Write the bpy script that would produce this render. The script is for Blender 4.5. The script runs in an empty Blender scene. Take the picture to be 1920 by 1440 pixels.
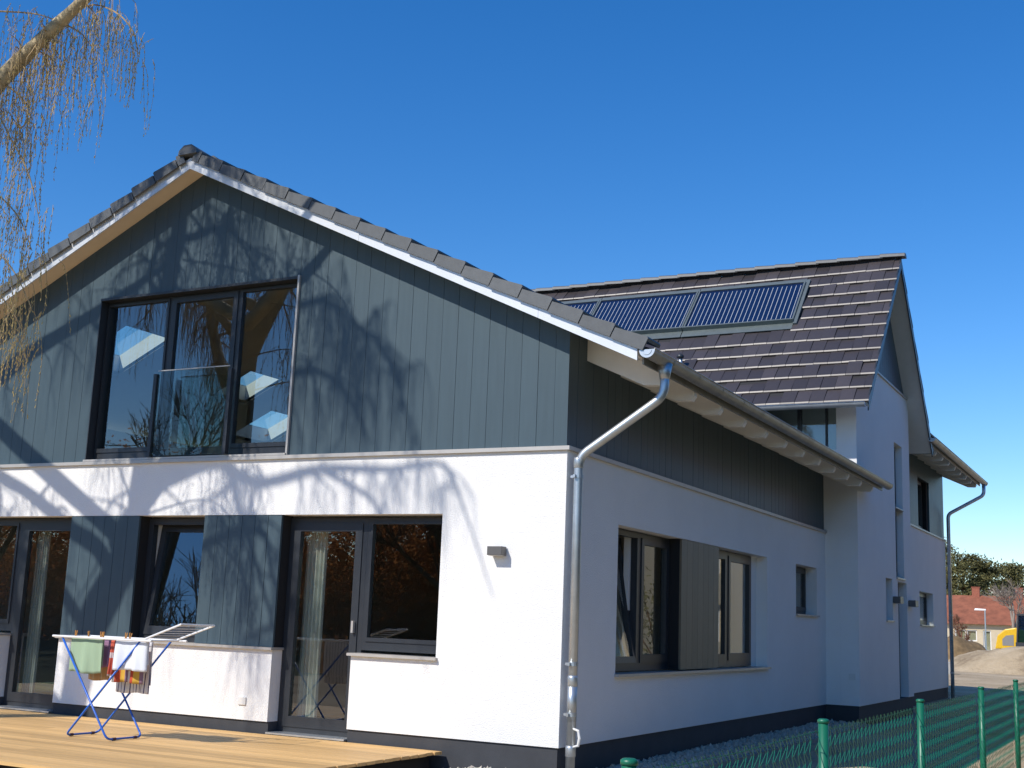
import bpy, math, random
from mathutils import Matrix, Vector
random.seed(7)
R_ = math.radians
col = bpy.context.scene.collection
scene = bpy.context.scene

# ---------------------------------------------------------------- camera
cam_d = bpy.data.cameras.new("camera"); cam = bpy.data.objects.new("camera", cam_d); col.objects.link(cam)
def nrm(v): return v.normalized()
F = 2330.0
def pray(px, py): return Vector(((px-960)/F, -(py-720)/F, -1.0))
_Y = nrm(pray(2204, 1213)); _X = pray(-3510, 990); _X = -nrm(_X - _Y*_X.dot(_Y)); _Z = _X.cross(_Y)
ROT = Matrix((_X, _Y, _Z))
CAM = Vector((5.010, -10.585, 1.438))
cam.matrix_world = Matrix.Translation(CAM) @ ROT.to_4x4()
cam_d.sensor_width = 36.0; cam_d.lens = F/1920*36.0
cam_d.clip_start = 0.1; cam_d.clip_end = 3000
scene.camera = cam

# ---------------------------------------------------------------- light
SUN = Vector((0.46, 1.0, -0.98)).normalized()          # direction the light travels
elev = math.asin(-SUN.z); azim = math.atan2(-SUN.x, -SUN.y)   # towards the sun, from +Y clockwise
world = bpy.data.worlds.new("World"); scene.world = world; world.use_nodes = True
nt = world.node_tree; nt.nodes.clear()
sky = nt.nodes.new("ShaderNodeTexSky"); sky.sky_type = 'NISHITA'; sky.sun_disc = False
sky.sun_elevation = elev; sky.sun_rotation = azim; sky.altitude = 50
sky.air_density = 1.0; sky.dust_density = 0.1; sky.ozone_density = 4.0
bg = nt.nodes.new("ShaderNodeBackground"); bg.inputs[1].default_value = 0.15
ow = nt.nodes.new("ShaderNodeOutputWorld")
hs_ = nt.nodes.new("ShaderNodeHueSaturation"); hs_.inputs["Hue"].default_value = .507; hs_.inputs["Saturation"].default_value = 1.33
nt.links.new(sky.outputs[0], hs_.inputs["Color"]); nt.links.new(hs_.outputs[0], bg.inputs[0]); nt.links.new(bg.outputs[0], ow.inputs[0])
sd = bpy.data.lights.new("sun", 'SUN'); sd.energy = 4.2; sd.angle = R_(0.53); sd.color = (1.0, 0.945, 0.86)
so = bpy.data.objects.new("sun", sd); col.objects.link(so)
so.rotation_euler = SUN.to_track_quat('-Z', 'Y').to_euler(); so.location = (-10, -25, 30)
scene.view_settings.view_transform = 'Standard'; scene.view_settings.look = 'None'
scene.view_settings.gamma = 1.0; scene.view_settings.use_curve_mapping = False
scene.view_settings.exposure = 0.14

# ---------------------------------------------------------------- helpers
def on_wall(px, py, y=0.0):
    r = ROT @ pray(px, py); t = (y-CAM.y)/r.y; return CAM + r*t

class MB:
    def __init__(s): s.v = []; s.f = []
    def add(s, vs, fs):
        n = len(s.v); s.v += [tuple(p) for p in vs]; s.f += [tuple(i+n for i in q) for q in fs]; return s
    def box(s, x0, x1, y0, y1, z0, z1):
        return s.add([(x0,y0,z0),(x1,y0,z0),(x1,y1,z0),(x0,y1,z0),(x0,y0,z1),(x1,y0,z1),(x1,y1,z1),(x0,y1,z1)],
              [(0,3,2,1),(4,5,6,7),(0,1,5,4),(1,2,6,5),(2,3,7,6),(3,0,4,7)])
    def hexa(s, a, b):        # two quads of 4 points, joined
        return s.add(list(a)+list(b), [(3,2,1,0),(4,5,6,7),(0,1,5,4),(1,2,6,5),(2,3,7,6),(3,0,4,7)])
    def prism(s, poly, ext):  # planar polygon extruded by a vector
        n = len(poly); e = Vector(ext); p = [Vector(q) for q in poly]
        fs = [tuple(range(n))[::-1], tuple(range(n, 2*n))] + [(i, (i+1) % n, (i+1) % n+n, i+n) for i in range(n)]
        return s.add(p+[q+e for q in p], fs)
    def tube(s, path, rad, sides=8, caps=True):
        pts = [Vector(p) for p in path]; n = len(pts)
        rs = rad if isinstance(rad, (list, tuple)) else [rad]*n
        up = None; vs = []; fs = []
        for i, p in enumerate(pts):
            d = (pts[min(i+1, n-1)]-pts[max(i-1, 0)])
            if d.length < 1e-9: d = Vector((0,0,1))
            d.normalize()
            if up is None:
                up = d.orthogonal().normalized()
            else:
                up = (up - d*up.dot(d))
                up = up.normalized() if up.length > 1e-6 else d.orthogonal().normalized()
            w = d.cross(up)
            for k in range(sides):
                a = 2*math.pi*k/sides; vs.append(p+(up*math.cos(a)+w*math.sin(a))*rs[i])
        for i in range(n-1):
            for k in range(sides):
                k2 = (k+1) % sides
                fs.append((i*sides+k, i*sides+k2, (i+1)*sides+k2, (i+1)*sides+k))
        if caps:
            fs.append(tuple(range(sides))[::-1]); fs.append(tuple((n-1)*sides+k for k in range(sides)))
        return s.add(vs, fs)
    def mesh(s, name, mat, smooth=False):
        m = bpy.data.meshes.new(name); m.from_pydata(s.v, [], s.f); m.update()
        if mat is not None: m.materials.append(mat)
        if smooth:
            m.polygons.foreach_set("use_smooth", [True]*len(m.polygons))
        return m
    def build(s, name, mat, parent=None, smooth=False, bevel=0.0, kind=None):
        o = bpy.data.objects.new(name, s.mesh(name, mat, smooth)); col.objects.link(o)
        if parent is not None: o.parent = parent
        if bevel:
            b = o.modifiers.new("bevel", 'BEVEL'); b.width = bevel; b.segments = 2; b.limit_method = 'ANGLE'
        if kind: o["kind"] = kind
        return o

def inst(name, mesh, M, parent=None):
    o = bpy.data.objects.new(name, mesh); col.objects.link(o)
    if parent is not None: o.parent = parent
    o.matrix_local = M; return o
def empty(name, loc=(0,0,0), parent=None, rz=0):
    o = bpy.data.objects.new(name, None); col.objects.link(o); o.location = loc; o.rotation_euler.z = rz
    o.empty_display_size = .2
    if parent is not None: o.parent = parent
    return o
def tag(o, label, cat, group=None):
    o["label"] = label; o["category"] = cat
    if group: o["group"] = group
    return o

def M_(name, c, rough=.6, metal=0., var=0., vscale=8., bump=0., bscale=150., spec=.5, objvar=0., stretch=None, streak=0.):
    m = bpy.data.materials.new(name); m.use_nodes = True; n = m.node_tree.nodes; l = m.node_tree.links
    p = n["Principled BSDF"]; p.inputs["Roughness"].default_value = rough; p.inputs["Metallic"].default_value = metal
    p.inputs["Specular IOR Level"].default_value = spec
    p.inputs["Base Color"].default_value = (*c, 1)
    tc = n.new("ShaderNodeTexCoord"); mp = n.new("ShaderNodeMapping"); l.new(tc.outputs["Object"], mp.inputs[0])
    if stretch: mp.inputs["Scale"].default_value = stretch
    last = None
    if var > 0:
        t = n.new("ShaderNodeTexNoise"); t.inputs["Scale"].default_value = vscale; t.inputs["Detail"].default_value = 6
        t.inputs["Roughness"].default_value = .65
        l.new(mp.outputs[0], t.inputs["Vector"])
        r = n.new("ShaderNodeMapRange"); r.inputs[1].default_value = .3; r.inputs[2].default_value = .7
        r.inputs[3].default_value = 1-var; r.inputs[4].default_value = 1+var
        l.new(t.outputs[0], r.inputs[0]); last = r.outputs[0]
    if objvar > 0:
        oi = n.new("ShaderNodeObjectInfo"); r2 = n.new("ShaderNodeMapRange")
        r2.inputs[3].default_value = 1-objvar; r2.inputs[4].default_value = 1+objvar
        l.new(oi.outputs["Random"], r2.inputs[0])
        if last is None: last = r2.outputs[0]
        else:
            mm = n.new("ShaderNodeMath"); mm.operation = 'MULTIPLY'; l.new(last, mm.inputs[0]); l.new(r2.outputs[0], mm.inputs[1]); last = mm.outputs[0]
    if last is not None:
        vm = n.new("ShaderNodeVectorMath"); vm.operation = 'SCALE'; vm.inputs[0].default_value = c
        l.new(last, vm.inputs["Scale"]); l.new(vm.outputs[0], p.inputs["Base Color"])
    if bump > 0:
        t2 = n.new("ShaderNodeTexNoise"); t2.inputs["Scale"].default_value = bscale; t2.inputs["Detail"].default_value = 4
        l.new(mp.outputs[0], t2.inputs["Vector"])
        b = n.new("ShaderNodeBump"); b.inputs["Strength"].default_value = bump; b.inputs["Distance"].default_value = .01
        l.new(t2.outputs[0], b.inputs["Height"]); l.new(b.outputs[0], p.inputs["Normal"])
    return m
def glass_mat(name, ior=2.1, tint=(.84,.88,.86), rough=.0):
    m = bpy.data.materials.new(name); m.use_nodes = True; n = m.node_tree.nodes; l = m.node_tree.links; n.clear()
    o = n.new("ShaderNodeOutputMaterial"); mix = n.new("ShaderNodeMixShader"); fr = n.new("ShaderNodeFresnel"); fr.inputs[0].default_value = ior
    g = n.new("ShaderNodeBsdfGlossy"); g.inputs["Roughness"].default_value = rough; g.inputs["Color"].default_value = (.95,.97,1,1)
    t = n.new("ShaderNodeBsdfTransparent"); t.inputs[0].default_value = (*tint, 1)
    ge = n.new("ShaderNodeNewGeometry"); iv = n.new("ShaderNodeMath"); iv.operation = 'SUBTRACT'; iv.inputs[0].default_value = 1.0
    ml = n.new("ShaderNodeMath"); ml.operation = 'MULTIPLY'       # reflect on the outer face only, pass straight through the inner one
    l.new(ge.outputs["Backfacing"], iv.inputs[1]); l.new(iv.outputs[0], ml.inputs[0]); l.new(fr.outputs[0], ml.inputs[1])
    l.new(ml.outputs[0], mix.inputs[0]); l.new(t.outputs[0], mix.inputs[1]); l.new(g.outputs[0], mix.inputs[2]); l.new(mix.outputs[0], o.inputs[0])
    return m

PLASTER = M_("white_plaster", (.82,.81,.79), .92, var=.035, vscale=.9, bump=.75, bscale=85, spec=.2)
PLINTH = M_("plinth_grey", (.045,.048,.055), .85, var=.12, vscale=4, bump=.2, bscale=200)
BOARD = M_("slate_board", (.064,.097,.117), .45, spec=.28, var=.06, vscale=3, bump=.06, bscale=60, objvar=.03, stretch=(8,8,.6))
BOARDBACK = M_("board_backing", (.012,.013,.015), .9)
FRAME = M_("window_frame", (.028,.032,.038), .4, var=.05, vscale=10, spec=.5)
FRAMEIN = M_("window_frame_inner", (.72,.71,.68), .5)
SILL = M_("aluminium_sill", (.50,.47,.43), .45, metal=.35, var=.06)
ZINC = M_("zinc", (.50,.53,.55), .38, metal=.75, var=.12, vscale=7, bump=.03, bscale=20)
ZINCDULL = M_("zinc_weathered", (.36,.36,.34), .45, metal=.7, var=.18, vscale=5)
FASCIA = M_("verge_sheet", (.72,.73,.74), .35, metal=.25, var=.05, vscale=3)
EAVEPAINT = M_("eave_paint", (.84,.81,.75), .7, var=.04, vscale=5)
SOFFIT = M_("soffit_bounce_tint", (.80,.67,.50), .7, var=.05, vscale=5)  # white paint; warm light bounced off the deck is put into its colour
TILEGREY = M_("verge_tile_grey", (.098,.105,.110), .5, var=.15, vscale=9, objvar=.1, bump=.08, bscale=90)
TILE = M_("brown_roof_tile", (.050,.042,.043), .42, var=.12, vscale=6, objvar=.28, spec=.6)
ROOFDARK = M_("roof_underlay", (.02,.02,.022), .8)
GLASS = glass_mat("window_glass")
GLASSB = glass_mat("balustrade_glass", 1.55, (.80,.88,.86))
INWALL = M_("interior_wall", (.45,.42,.38), .9)
INWHITE = M_("interior_white", (.8,.8,.78), .9)
INFLOOR = M_("interior_floor", (.16,.10,.06), .5)
DARKPANEL = M_("brown_lit_board", (.16,.135,.095), .5, var=.06, objvar=.06)  # brown includes warm light reflected from the neighbour house

# ---------------------------------------------------------------- ground
def ground_mat():
    m = bpy.data.materials.new("sandy_ground"); m.use_nodes = True; n = m.node_tree.nodes; l = m.node_tree.links
    p = n["Principled BSDF"]; p.inputs["Roughness"].default_value = .95; p.inputs["Specular IOR Level"].default_value = .1
    tc = n.new("ShaderNodeTexCoord")
    t = n.new("ShaderNodeTexNoise"); t.inputs["Scale"].default_value = .35; t.inputs["Detail"].default_value = 10; t.inputs["Roughness"].default_value = .7
    l.new(tc.outputs["Object"], t.inputs["Vector"])
    cr = n.new("ShaderNodeValToRGB"); e = cr.color_ramp.elements
    e[0].position = .32; e[0].color = (.20,.145,.09,1); e[1].position = .62; e[1].color = (.50,.40,.27,1)
    k = e.new(.45); k.color = (.40,.31,.20,1)
    l.new(t.outputs[0], cr.inputs[0]); l.new(cr.outputs[0], p.inputs["Base Color"])
    t2 = n.new("ShaderNodeTexNoise"); t2.inputs["Scale"].default_value = 6; t2.inputs["Detail"].default_value = 12; l.new(tc.outputs["Object"], t2.inputs["Vector"])
    b = n.new("ShaderNodeBump"); b.inputs["Strength"].default_value = .7; b.inputs["Distance"].default_value = .08
    l.new(t2.outputs[0], b.inputs["Height"]); l.new(b.outputs[0], p.inputs["Normal"])
    return m
SAND = ground_mat()
mb = MB(); mb.add([(-1200,-1200,-.02),(1200,-1200,-.02),(1200,1200,-.02),(-1200,1200,-.02)], [(0,1,2,3)])
LAWN = M_("low_bounce_lawn", (.050,.055,.026), .95, var=.45, vscale=1.2, bump=.8, bscale=12, spec=.1)  # out-of-view ground made dark so less light bounces onto the walls
g = mb.build("ground", LAWN); g["kind"] = "structure"; g["label"] = "lawn ground around the house, made dark to cut bounced light"

mb = MB(); n_ = 40; rg_ = random.Random(4); pts_ = []
for k_ in range(n_):
    u_ = k_/n_*4; a_ = int(u_); f_ = u_-a_; cs_ = [(-70,24),(5.6,24),(30,190),(-90,190)]
    p_, q_ = cs_[a_], cs_[(a_+1) % 4]; pts_.append((p_[0]+(q_[0]-p_[0])*f_+rg_.uniform(-.6,.6), p_[1]+(q_[1]-p_[1])*f_+rg_.uniform(-.6,.6), -.012))
mb.add(pts_, [tuple(range(n_))]); g = mb.build("sand_lot", SAND); g["kind"] = "structure"; g["label"] = "bare pale sand of the building site beyond the house"
mb = MB(); L_ = [(.3,-7.5)]+[(4.7+rg_.uniform(-.2,.3), -7.5+1.3*k_) for k_ in range(26)]+[(-6,26),(-.2,23),(.3,10)]
mb.add([(a_, b_, -.008) for a_, b_ in L_], [tuple(range(len(L_)))]); g = mb.build("sand_strip", SAND); g["kind"] = "structure"; g["label"] = "strip of pale sand between house and wire fence"

mb = MB(); L_ = [(-13+k_*1.1+rg_.uniform(-.3,.3), -15+rg_.uniform(-.8,.8)) for k_ in range(17)]+[(5,-7.5),(.3,-7.45),(.3,-.1),(-13,-.1)]  # sand added in front so warm light bounces up to the soffits
mb.add([(a_, b_, -.015) for a_, b_ in L_], [tuple(range(len(L_)))]); g = mb.build("sand_bounce_yard", SAND); g["kind"] = "structure"; g["label"] = "pale sand in front of the timber deck, added to bounce warm light"

# ---------------------------------------------------------------- HOUSE
house = tag(empty("house", (0,0,0)), "large white plastered house with dark slate-grey board cladding and tiled roofs", "house")

def wall_grid(u0, u1, z0, z1, holes, t, conv):
    """plastered wall with openings; conv(u, d, z) -> xyz, d = depth behind the face"""
    us = sorted({u0, u1, *[h[0] for h in holes], *[h[1] for h in holes]}); us = [u for u in us if u0 <= u <= u1]
    zs = sorted({z0, z1, *[h[2] for h in holes], *[h[3] for h in holes]}); zs = [z for z in zs if z0 <= z <= z1]
    nu, nz = len(us)-1, len(zs)-1
    def solid(i, j):
        if i < 0 or j < 0 or i >= nu or j >= nz: return False
        cu = (us[i]+us[i+1])/2; cz = (zs[j]+zs[j+1])/2
        return not any(h[0] < cu < h[1] and h[2] < cz < h[3] for h in holes)
    mb = MB()
    for i in range(nu):
        for j in range(nz):
            if not solid(i, j): continue
            a, b, c, d = us[i], us[i+1], zs[j], zs[j+1]
            mb.add([conv(a,0,c),conv(b,0,c),conv(b,0,d),conv(a,0,d)], [(0,1,2,3)])
            mb.add([conv(a,t,c),conv(b,t,c),conv(b,t,d),conv(a,t,d)], [(3,2,1,0)])
            for (ii, jj, q) in ((i-1,j,((a,c),(a,d))),(i+1,j,((b,d),(b,c))),(i,j-1,((b,c),(a,c))),(i,j+1,((a,d),(b,d)))):
                if not solid(ii, jj):
                    (p, r), (p2, r2) = q
                    mb.add([conv(p,0,r),conv(p2,0,r2),conv(p2,t,r2),conv(p,t,r)], [(3,2,1,0)])
    return mb
fr = lambda y0=0.0: (lambda u, d, z: (u, y0+d, z))
sd_ = lambda x0=0.0: (lambda u, d, z: (x0-d, u, z))

RX = -4.83; HW = 4.83; XL = RX-HW; SL = .468
def S(x): return 6.50-SL*abs(x-RX)
SILLZ = 3.08; ZH = 2.455; ZP = .32
LY = 10.0                                 # where the cross wing starts

# -- white walls of the front wing
holes_f = [(-3.33,-2.335,0.20,ZH), (-2.335,-1.343,1.06,ZH), (-6.43,-3.33,1.07,ZH), (-7.43,-6.43,.20,ZH), (-8.43,-7.43,1.06,ZH)]
wall_grid(XL, 0, ZP, SILLZ, holes_f, .32, fr()).build("wall", PLASTER, house)
holes_s = [(1.28,6.66,.945,ZH), (8.17,9.43,1.70,ZH)]
wall_grid(.32, LY, ZP, SILLZ, holes_s, .32, sd_()).build("wall", PLASTER, house)
MB().box(XL, XL+.3, .32, 22.4, ZP, 4.1).build("wall", PLASTER, house)
# -- plinths
wall_grid(XL+.02, -.02, -.1, ZP, [(-3.33,-2.335,.19,.4), (-7.43,-6.43,.19,.4)], .28, fr(.02)).build("plinth", PLINTH, house)
MB().box(-.3, -.02, .30, LY+.02, -.1, ZP).build("plinth", PLINTH, house)

# -- interior shells so that windows look into rooms
mb = MB(); mb.box(XL+.35, -.34, .33, 9.6, .16, .2); mb.build("floor", INFLOOR, house)
mb = MB(); mb.box(XL+.35, -.34, .33, 9.9, 2.72, 2.80); mb.build("ceiling", INWALL, house)
mb = MB(); mb.box(XL+.35, -.34, 5.6, 5.7, .2, 2.72); mb.box(-4.5, -4.4, .6, 5.6, .2, 2.72); mb.build("partition", INWALL, house)
mb = MB(); mb.box(XL+.35, -.34, .12, 9.9, 2.9, 3.0); mb.build("floor", INFLOOR, house)
mb = MB(); mb.box(XL+.8, -.8, 8.6, 8.7, 3.0, 4.5); mb.build("partition", INWHITE, house)

# -- front gable cladding : every board a piece
BW = .18625
clad = MB()
ya, yb = .05, .3
WX0, WX1, WZ0, WZ1 = -6.31, -3.33, 3.115, 5.085
def topz(x): return S(x)-.003
clad.prism([(XL,ya,SILLZ),(WX0,ya,SILLZ),(WX0,ya,topz(WX0)),(XL,ya,topz(XL))], (0,yb-ya,0))
clad.prism([(WX1,ya,SILLZ),(-.052,ya,SILLZ),(-.052,ya,topz(0)),(WX1,ya,topz(WX1))], (0,yb-ya,0))
clad.prism([(WX0+.001,ya,WZ1),(WX1-.001,ya,WZ1),(WX1-.001,ya,topz(WX1)),(RX,ya,topz(RX)),(WX0+.001,ya,topz(WX0))], (0,yb-ya,0))
cladding = clad.build("cladding", BOARDBACK, house)
bp = BW-.005
xs = []
k = -40
while True:
    x0 = WX1+k*BW; k += 1
    if x0 >= -.02: break
    x1 = x0+BW
    x0c, x1c = max(x0, XL), min(x1, -.018)
    if x1c-x0c < .02: continue
    a, b = x0c+.0018, x1c-(.0018 if x1c < -.03 else 0)
    zb = SILLZ+.012
    mid = (a+b)/2
    if WX0 < mid < WX1: zb = WZ1+.002
    poly = [(a,.02,zb),(b,.02,zb),(b,.02,topz(b)-.004)]
    if a < RX < b: poly.append((RX,.02,topz(RX)-.004))
    poly.append((a,.02,topz(a)-.004))
    j = random.uniform(-.0015,.0015)
    MB().prism([(p[0],p[1]+j,p[2]) for p in poly], (0,.029-j,0)).build("board", BOARD, cladding)
# -- side cladding under the eave
clad2 = MB().box(-.3, -.05, .301, LY, SILLZ, S(0)-.002).build("cladding", BOARDBACK, house)
bmesh_ = MB().box(-.049, -.02, .0025, BW-.0025, SILLZ+.012, S(-.02)-.004).mesh("board", BOARD)
yy = .052; 
while yy < LY-.02:
    if yy+BW > LY:
        MB().box(-.049, -.02, yy+.0025, LY, SILLZ+.012, S(-.02)-.004).build("board", BOARD, clad2)
    else:
        inst("board", bmesh_, Matrix.Translation((random.uniform(-.0015,.0015), yy, 0)), clad2)
    yy += BW
# -- sill flashing between plaster and boards
mb = MB().box(XL-.02, .035, -.035, .05, SILLZ-.028, SILLZ+.010); mb.build("sill_flashing", SILL, house)
MB().box(-.05, .035, .05, LY, SILLZ-.028, SILLZ+.010).build("sill_flashing", SILL, house)

# -- windows -------------------------------------------------------------
def framebox(mb, conv, u0, u1, z0, z1, d0, d1, w, wb=None):
    wb = w if wb is None else wb
    def bx(a, b, c, e):
        P = [conv(a,d0,c),conv(b,d0,c),conv(b,d1,c),conv(a,d1,c)]; Q = [conv(a,d0,e),conv(b,d0,e),conv(b,d1,e),conv(a,d1,e)]
        mb.hexa(P, Q)
    bx(u0, u0+w, z0, z1); bx(u1-w, u1, z0, z1); bx(u0+w, u1-w, z1-w, z1); bx(u0+w, u1-w, z0, z0+wb)
def cbox(mb, conv, a, b, d0, d1, c, e):
    P = [conv(a,d0,c),conv(b,d0,c),conv(b,d1,c),conv(a,d1,c)]; Q = [conv(a,d0,e),conv(b,d0,e),conv(b,d1,e),conv(a,d1,e)]
    return mb.hexa(P, Q)
def window(conv, u0, u1, z0, z1, d=.15, w=.055, sash=.06, parent=house, name="window", handle=None, wb=None, glass=GLASS, M=None, mat=FRAME):
    """outer frame + sash frame + pane"""
    mb = MB(); framebox(mb, conv, u0, u1, z0, z1, d, d+.075, w, wb)
    o = mb.build(name, mat, parent)
    b = w if wb is None else wb
    a0, a1, c0, c1 = u0+w-.012, u1-w+.012, z0+b-.012, z1-w+.012
    mb = MB(); framebox(mb, conv, a0, a1, c0, c1, d-.012, d+.06, sash, sash+.02)
    s = mb.build("sash", mat, o)
    mb = MB(); cbox(mb, conv, a0+sash-.006, a1-sash+.006, d+.018, d+.042, c0+sash+.014, c1-sash+.006)
    p = mb.build("pane", glass, o)
    if handle is not None:
        mb = MB(); cbox(mb, conv, handle-.012, handle+.012, d-.05, d-.012, (z0+z1)/2-.06, (z0+z1)/2+.06); mb.build("handle", SILL, o)
    if M is not None:
        for q in (s, p): q.matrix_local = M
    return o
f0 = fr()
# upper triple window
window(f0, WX0, -5.28, WZ0, WZ1-.03, .12, .035, .03, wb=.11)
window(f0, -5.279, -4.245, WZ0, WZ1-.03, .12, .035, .065, wb=.05)
window(f0, -4.244, WX1-.01, WZ0, WZ1-.03, .12, .03, .028, wb=.11)
MB().box(WX1-.012, WX1+.012, -.012, .11, WZ0-.02, WZ1+.01).build("jamb_trim", SILL, house)
MB().box(WX0, WX1-.013, -.008, .12, WZ1-.03, WZ1).build("head_trim", FRAME, house)
MB().box(WX0-.001, WX0+.012, .0, .12, WZ0, WZ1-.031).build("jamb_trim", FRAME, house)
MB().box(WX0, WX1, -.03, .13, WZ0-.022, WZ0).build("sill", SILL, house)
bal = MB().box(-5.224, -4.166, -.055, -.043, 3.13, 4.11).build("balustrade", GLASSB, house)
for a in (-5.27, -4.165): MB().box(a, a+.045, -.075, -.02, 3.12, 4.08).build("post", FRAME, bal)
MB().box(-5.224, -4.166, -.058, -.040, 4.111, 4.122).build("rail", SILL, bal)
# ground-floor doors and windows (front)
window(f0, -3.33, -2.335, .20, ZH-.02, .17, .07, .085, name="door", handle=-2.43, wb=.09)
window(f0, -2.334, -1.343, 1.09, ZH-.02, .17, .06, .02, wb=.10)
window(f0, -7.43, -6.43, .20, ZH-.02, .17, .07, .085, name="door", handle=-6.53, wb=.09)
window(f0, -8.43, -7.431, 1.09, ZH-.02, .17, .06, .03, wb=.10)
MB().box(-2.36, -1.325, -.045, .17, 1.035, 1.062).build("sill", SILL, house)
MB().box(-8.45, -7.41, -.045, .17, 1.035, 1.062).build("sill", SILL, house)
MB().box(-6.45, -3.31, -.045, .20, 1.045, 1.072).build("sill", SILL, house)
MB().box(-3.32, -2.34, -.03, .17, .205, .222).build("threshold", ZINC, house)
MB().box(-7.42, -6.44, -.03, .17, .205, .222).build("threshold", ZINC, house)
# shutter-like cladding panels between them
def panel(x0, x1):
    o = MB().box(x0, x1, .035, .20, 1.073, ZH-.003).build("cladding_panel", BOARDBACK, house)
    n = round((x1-x0)/BW); w = (x1-x0)/n
    for i in range(n):
        MB().box(x0+i*w+.0025, x0+(i+1)*w-.0025, .005+random.uniform(0,.002), .034, 1.075, ZH-.004).build("board", BOARD, o)
panel(-6.43, -5.36); panel(-4.40, -3.335)
# tilted window between the panels
rotM = Matrix.Translation((0,.20,1.14)) @ Matrix.Rotation(R_(-7.5), 4, 'X') @ Matrix.Translation((0,-.20,-1.14))
tw = window(f0, -5.36, -4.40, 1.075, ZH-.02, .17, .07, .075, wb=.07, M=rotM)
MB().box(-5.345, -5.30, .246, .32, 1.08, ZH-.02).box(-4.46, -4.41, .246, .32, 1.08, ZH-.02).build("inner_frame", FRAMEIN, tw)

# side window group
s0 = sd_()
window(s0, 2.27, 3.20, .965, ZH-.01, .16, .06, .07, wb=.09)
sw = MB(); framebox(sw, s0, 1.28, 2.27, .965, ZH-.01, .16, .235, .06, .09); sw = sw.build("window", FRAME, house)
Mt = Matrix.Translation((-.19,0,1.03)) @ Matrix.Rotation(R_(-9), 4, 'Y') @ Matrix.Translation((.19,0,-1.03))
q = MB(); framebox(q, s0, 1.33, 2.22, 1.04, ZH-.06, .15, .22, .07); q = q.build("sash", FRAME, sw); q.matrix_local = Mt
q = MB(); cbox(q, s0, 1.395, 2.155, .17, .195, 1.10, ZH-.13); q = q.build("pane", GLASS, sw); q.matrix_local = Mt
MB().box(-.30, -.24, 2.16, 2.24, 1.0, ZH-.05).build("inner_frame", FRAMEIN, sw)
window(s0, 4.56, 5.35, .965, ZH-.01, .16, .06, .06, wb=.09)
window(s0, 5.351, 6.42, .965, ZH-.01, .16, .06, .07, wb=.09)
MB().box(-.30, -.16, 6.42, 6.66, .95, ZH).build("wall", PLASTER, house)
o = MB().box(-.23, -.035, 3.20, 4.55, .965, ZH-.003).build("cladding_panel", BOARDBACK, house)
for i in range(7):
    w = 1.35/7
    MB().box(-.034, -.008, 3.20+i*w+.003, 3.20+(i+1)*w-.003, .967, ZH-.004).build("board", DARKPANEL, o)
MB().box(-.16, .05, 1.26, 6.69, .925, .952).build("sill", SILL, house)
# small side window (tilted)
window(s0, 8.40, 9.43, 1.72, ZH-.01, .18, .05, .05)
MB().box(-.30, -.18, 8.17, 8.40, 1.705, ZH).build("wall", PLASTER, house)
MB().box(-.17, .04, 8.15, 9.46, 1.685, 1.708).build("sill", SILL, house)

# curtain in the garden door and a table in the room
def drape(x0, x1, y, z0, z1, mat):
    mb = MB(); n = 28; vs = []
    for z in (z0, z1):
        for i in range(n+1): vs.append((x0+(x1-x0)*i/n, y+.022*math.sin(i*1.15), z))
    mb.add(vs, [(i, i+1, i+n+2, i+n+1) for i in range(n)]); return mb.build("curtain", mat, house, smooth=True)
drape(-3.24, -2.98, .36, .24, 2.40, M_("pale_curtain", (.55,.55,.50), .9))
drape(-7.36, -7.15, .36, .24, 2.40, M_("pale_curtain_grey", (.50,.50,.47), .9))
# -- small fittings on the front
MB().box(-3.72, -3.62, -.016, .0, .47, .55).build("socket", FRAMEIN, house, bevel=.004)

# ---------------------------------------------------------------- roofs
CT, ST = 1/math.hypot(1, SL), SL/math.hypot(1, SL)      # main pitch
GAUGE = .36
def tile_mesh_data(w=.24, L=.43, t=.034, lift=.05):
    """flat interlocking tile: u across, v up the slope, n out; rounded nose at v=0"""
    g = .0035
    prof = [(.014, lift-t-.006), (.004, lift-t-.004), (0, lift-.030), (.002, lift-.0250), (.004, lift-.0140), (.016, lift-.0070), (.027, lift-.0008), (.032, lift), (L, .010), (L, .002)]
    vs = []
    for u in (g, w-g):
        for (v, n) in prof: vs.append((u, v, n))
    m = len(prof)
    fs = [(i, i+1, i+1+m, i+m) for i in range(m-1)]
    fs += [tuple(range(m)), tuple(range(m, 2*m))[::-1]]
    # raised water rib along one side joint
    return vs, fs
TV, TF = tile_mesh_data()
def put_tile(mb, M): mb.add([M @ Vector(p) for p in TV], TF)

def main_roof(y0, y1, dz, ridge_caps=True, tiles=True, holes=()):
    """right and left slopes of the 25 degree roof between y0 and y1"""
    EX = .80                                   # eave overhang of boarding
    mb = MB()
    th = .06
    def slab(sgn, ya, yb, xa, xb):
        A = [(xa,ya,S(xa)+dz),(xb,ya,S(xb)+dz),(xb,yb,S(xb)+dz),(xa,yb,S(xa)+dz)]
        mb.hexa(A, [(p[0],p[1],p[2]+th) for p in A])
    slab(1, y0, y1, RX, EX)
    xe = XL-EX
    us = sorted({xe, RX, *[h for q in holes for h in q[:2]]}); vs_ = sorted({y0, y1, *[h for q in holes for h in q[2:]]})
    for i in range(len(us)-1):
        for j in range(len(vs_)-1):
            cx, cy = (us[i]+us[i+1])/2, (vs_[j]+vs_[j+1])/2
            if any(h[0] < cx < h[1] and h[2] < cy < h[3] for h in holes): continue
            slab(-1, vs_[j], vs_[j+1], us[i], us[i+1])
    roof = mb.build("roof", EAVEPAINT, house)
    return roof
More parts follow.
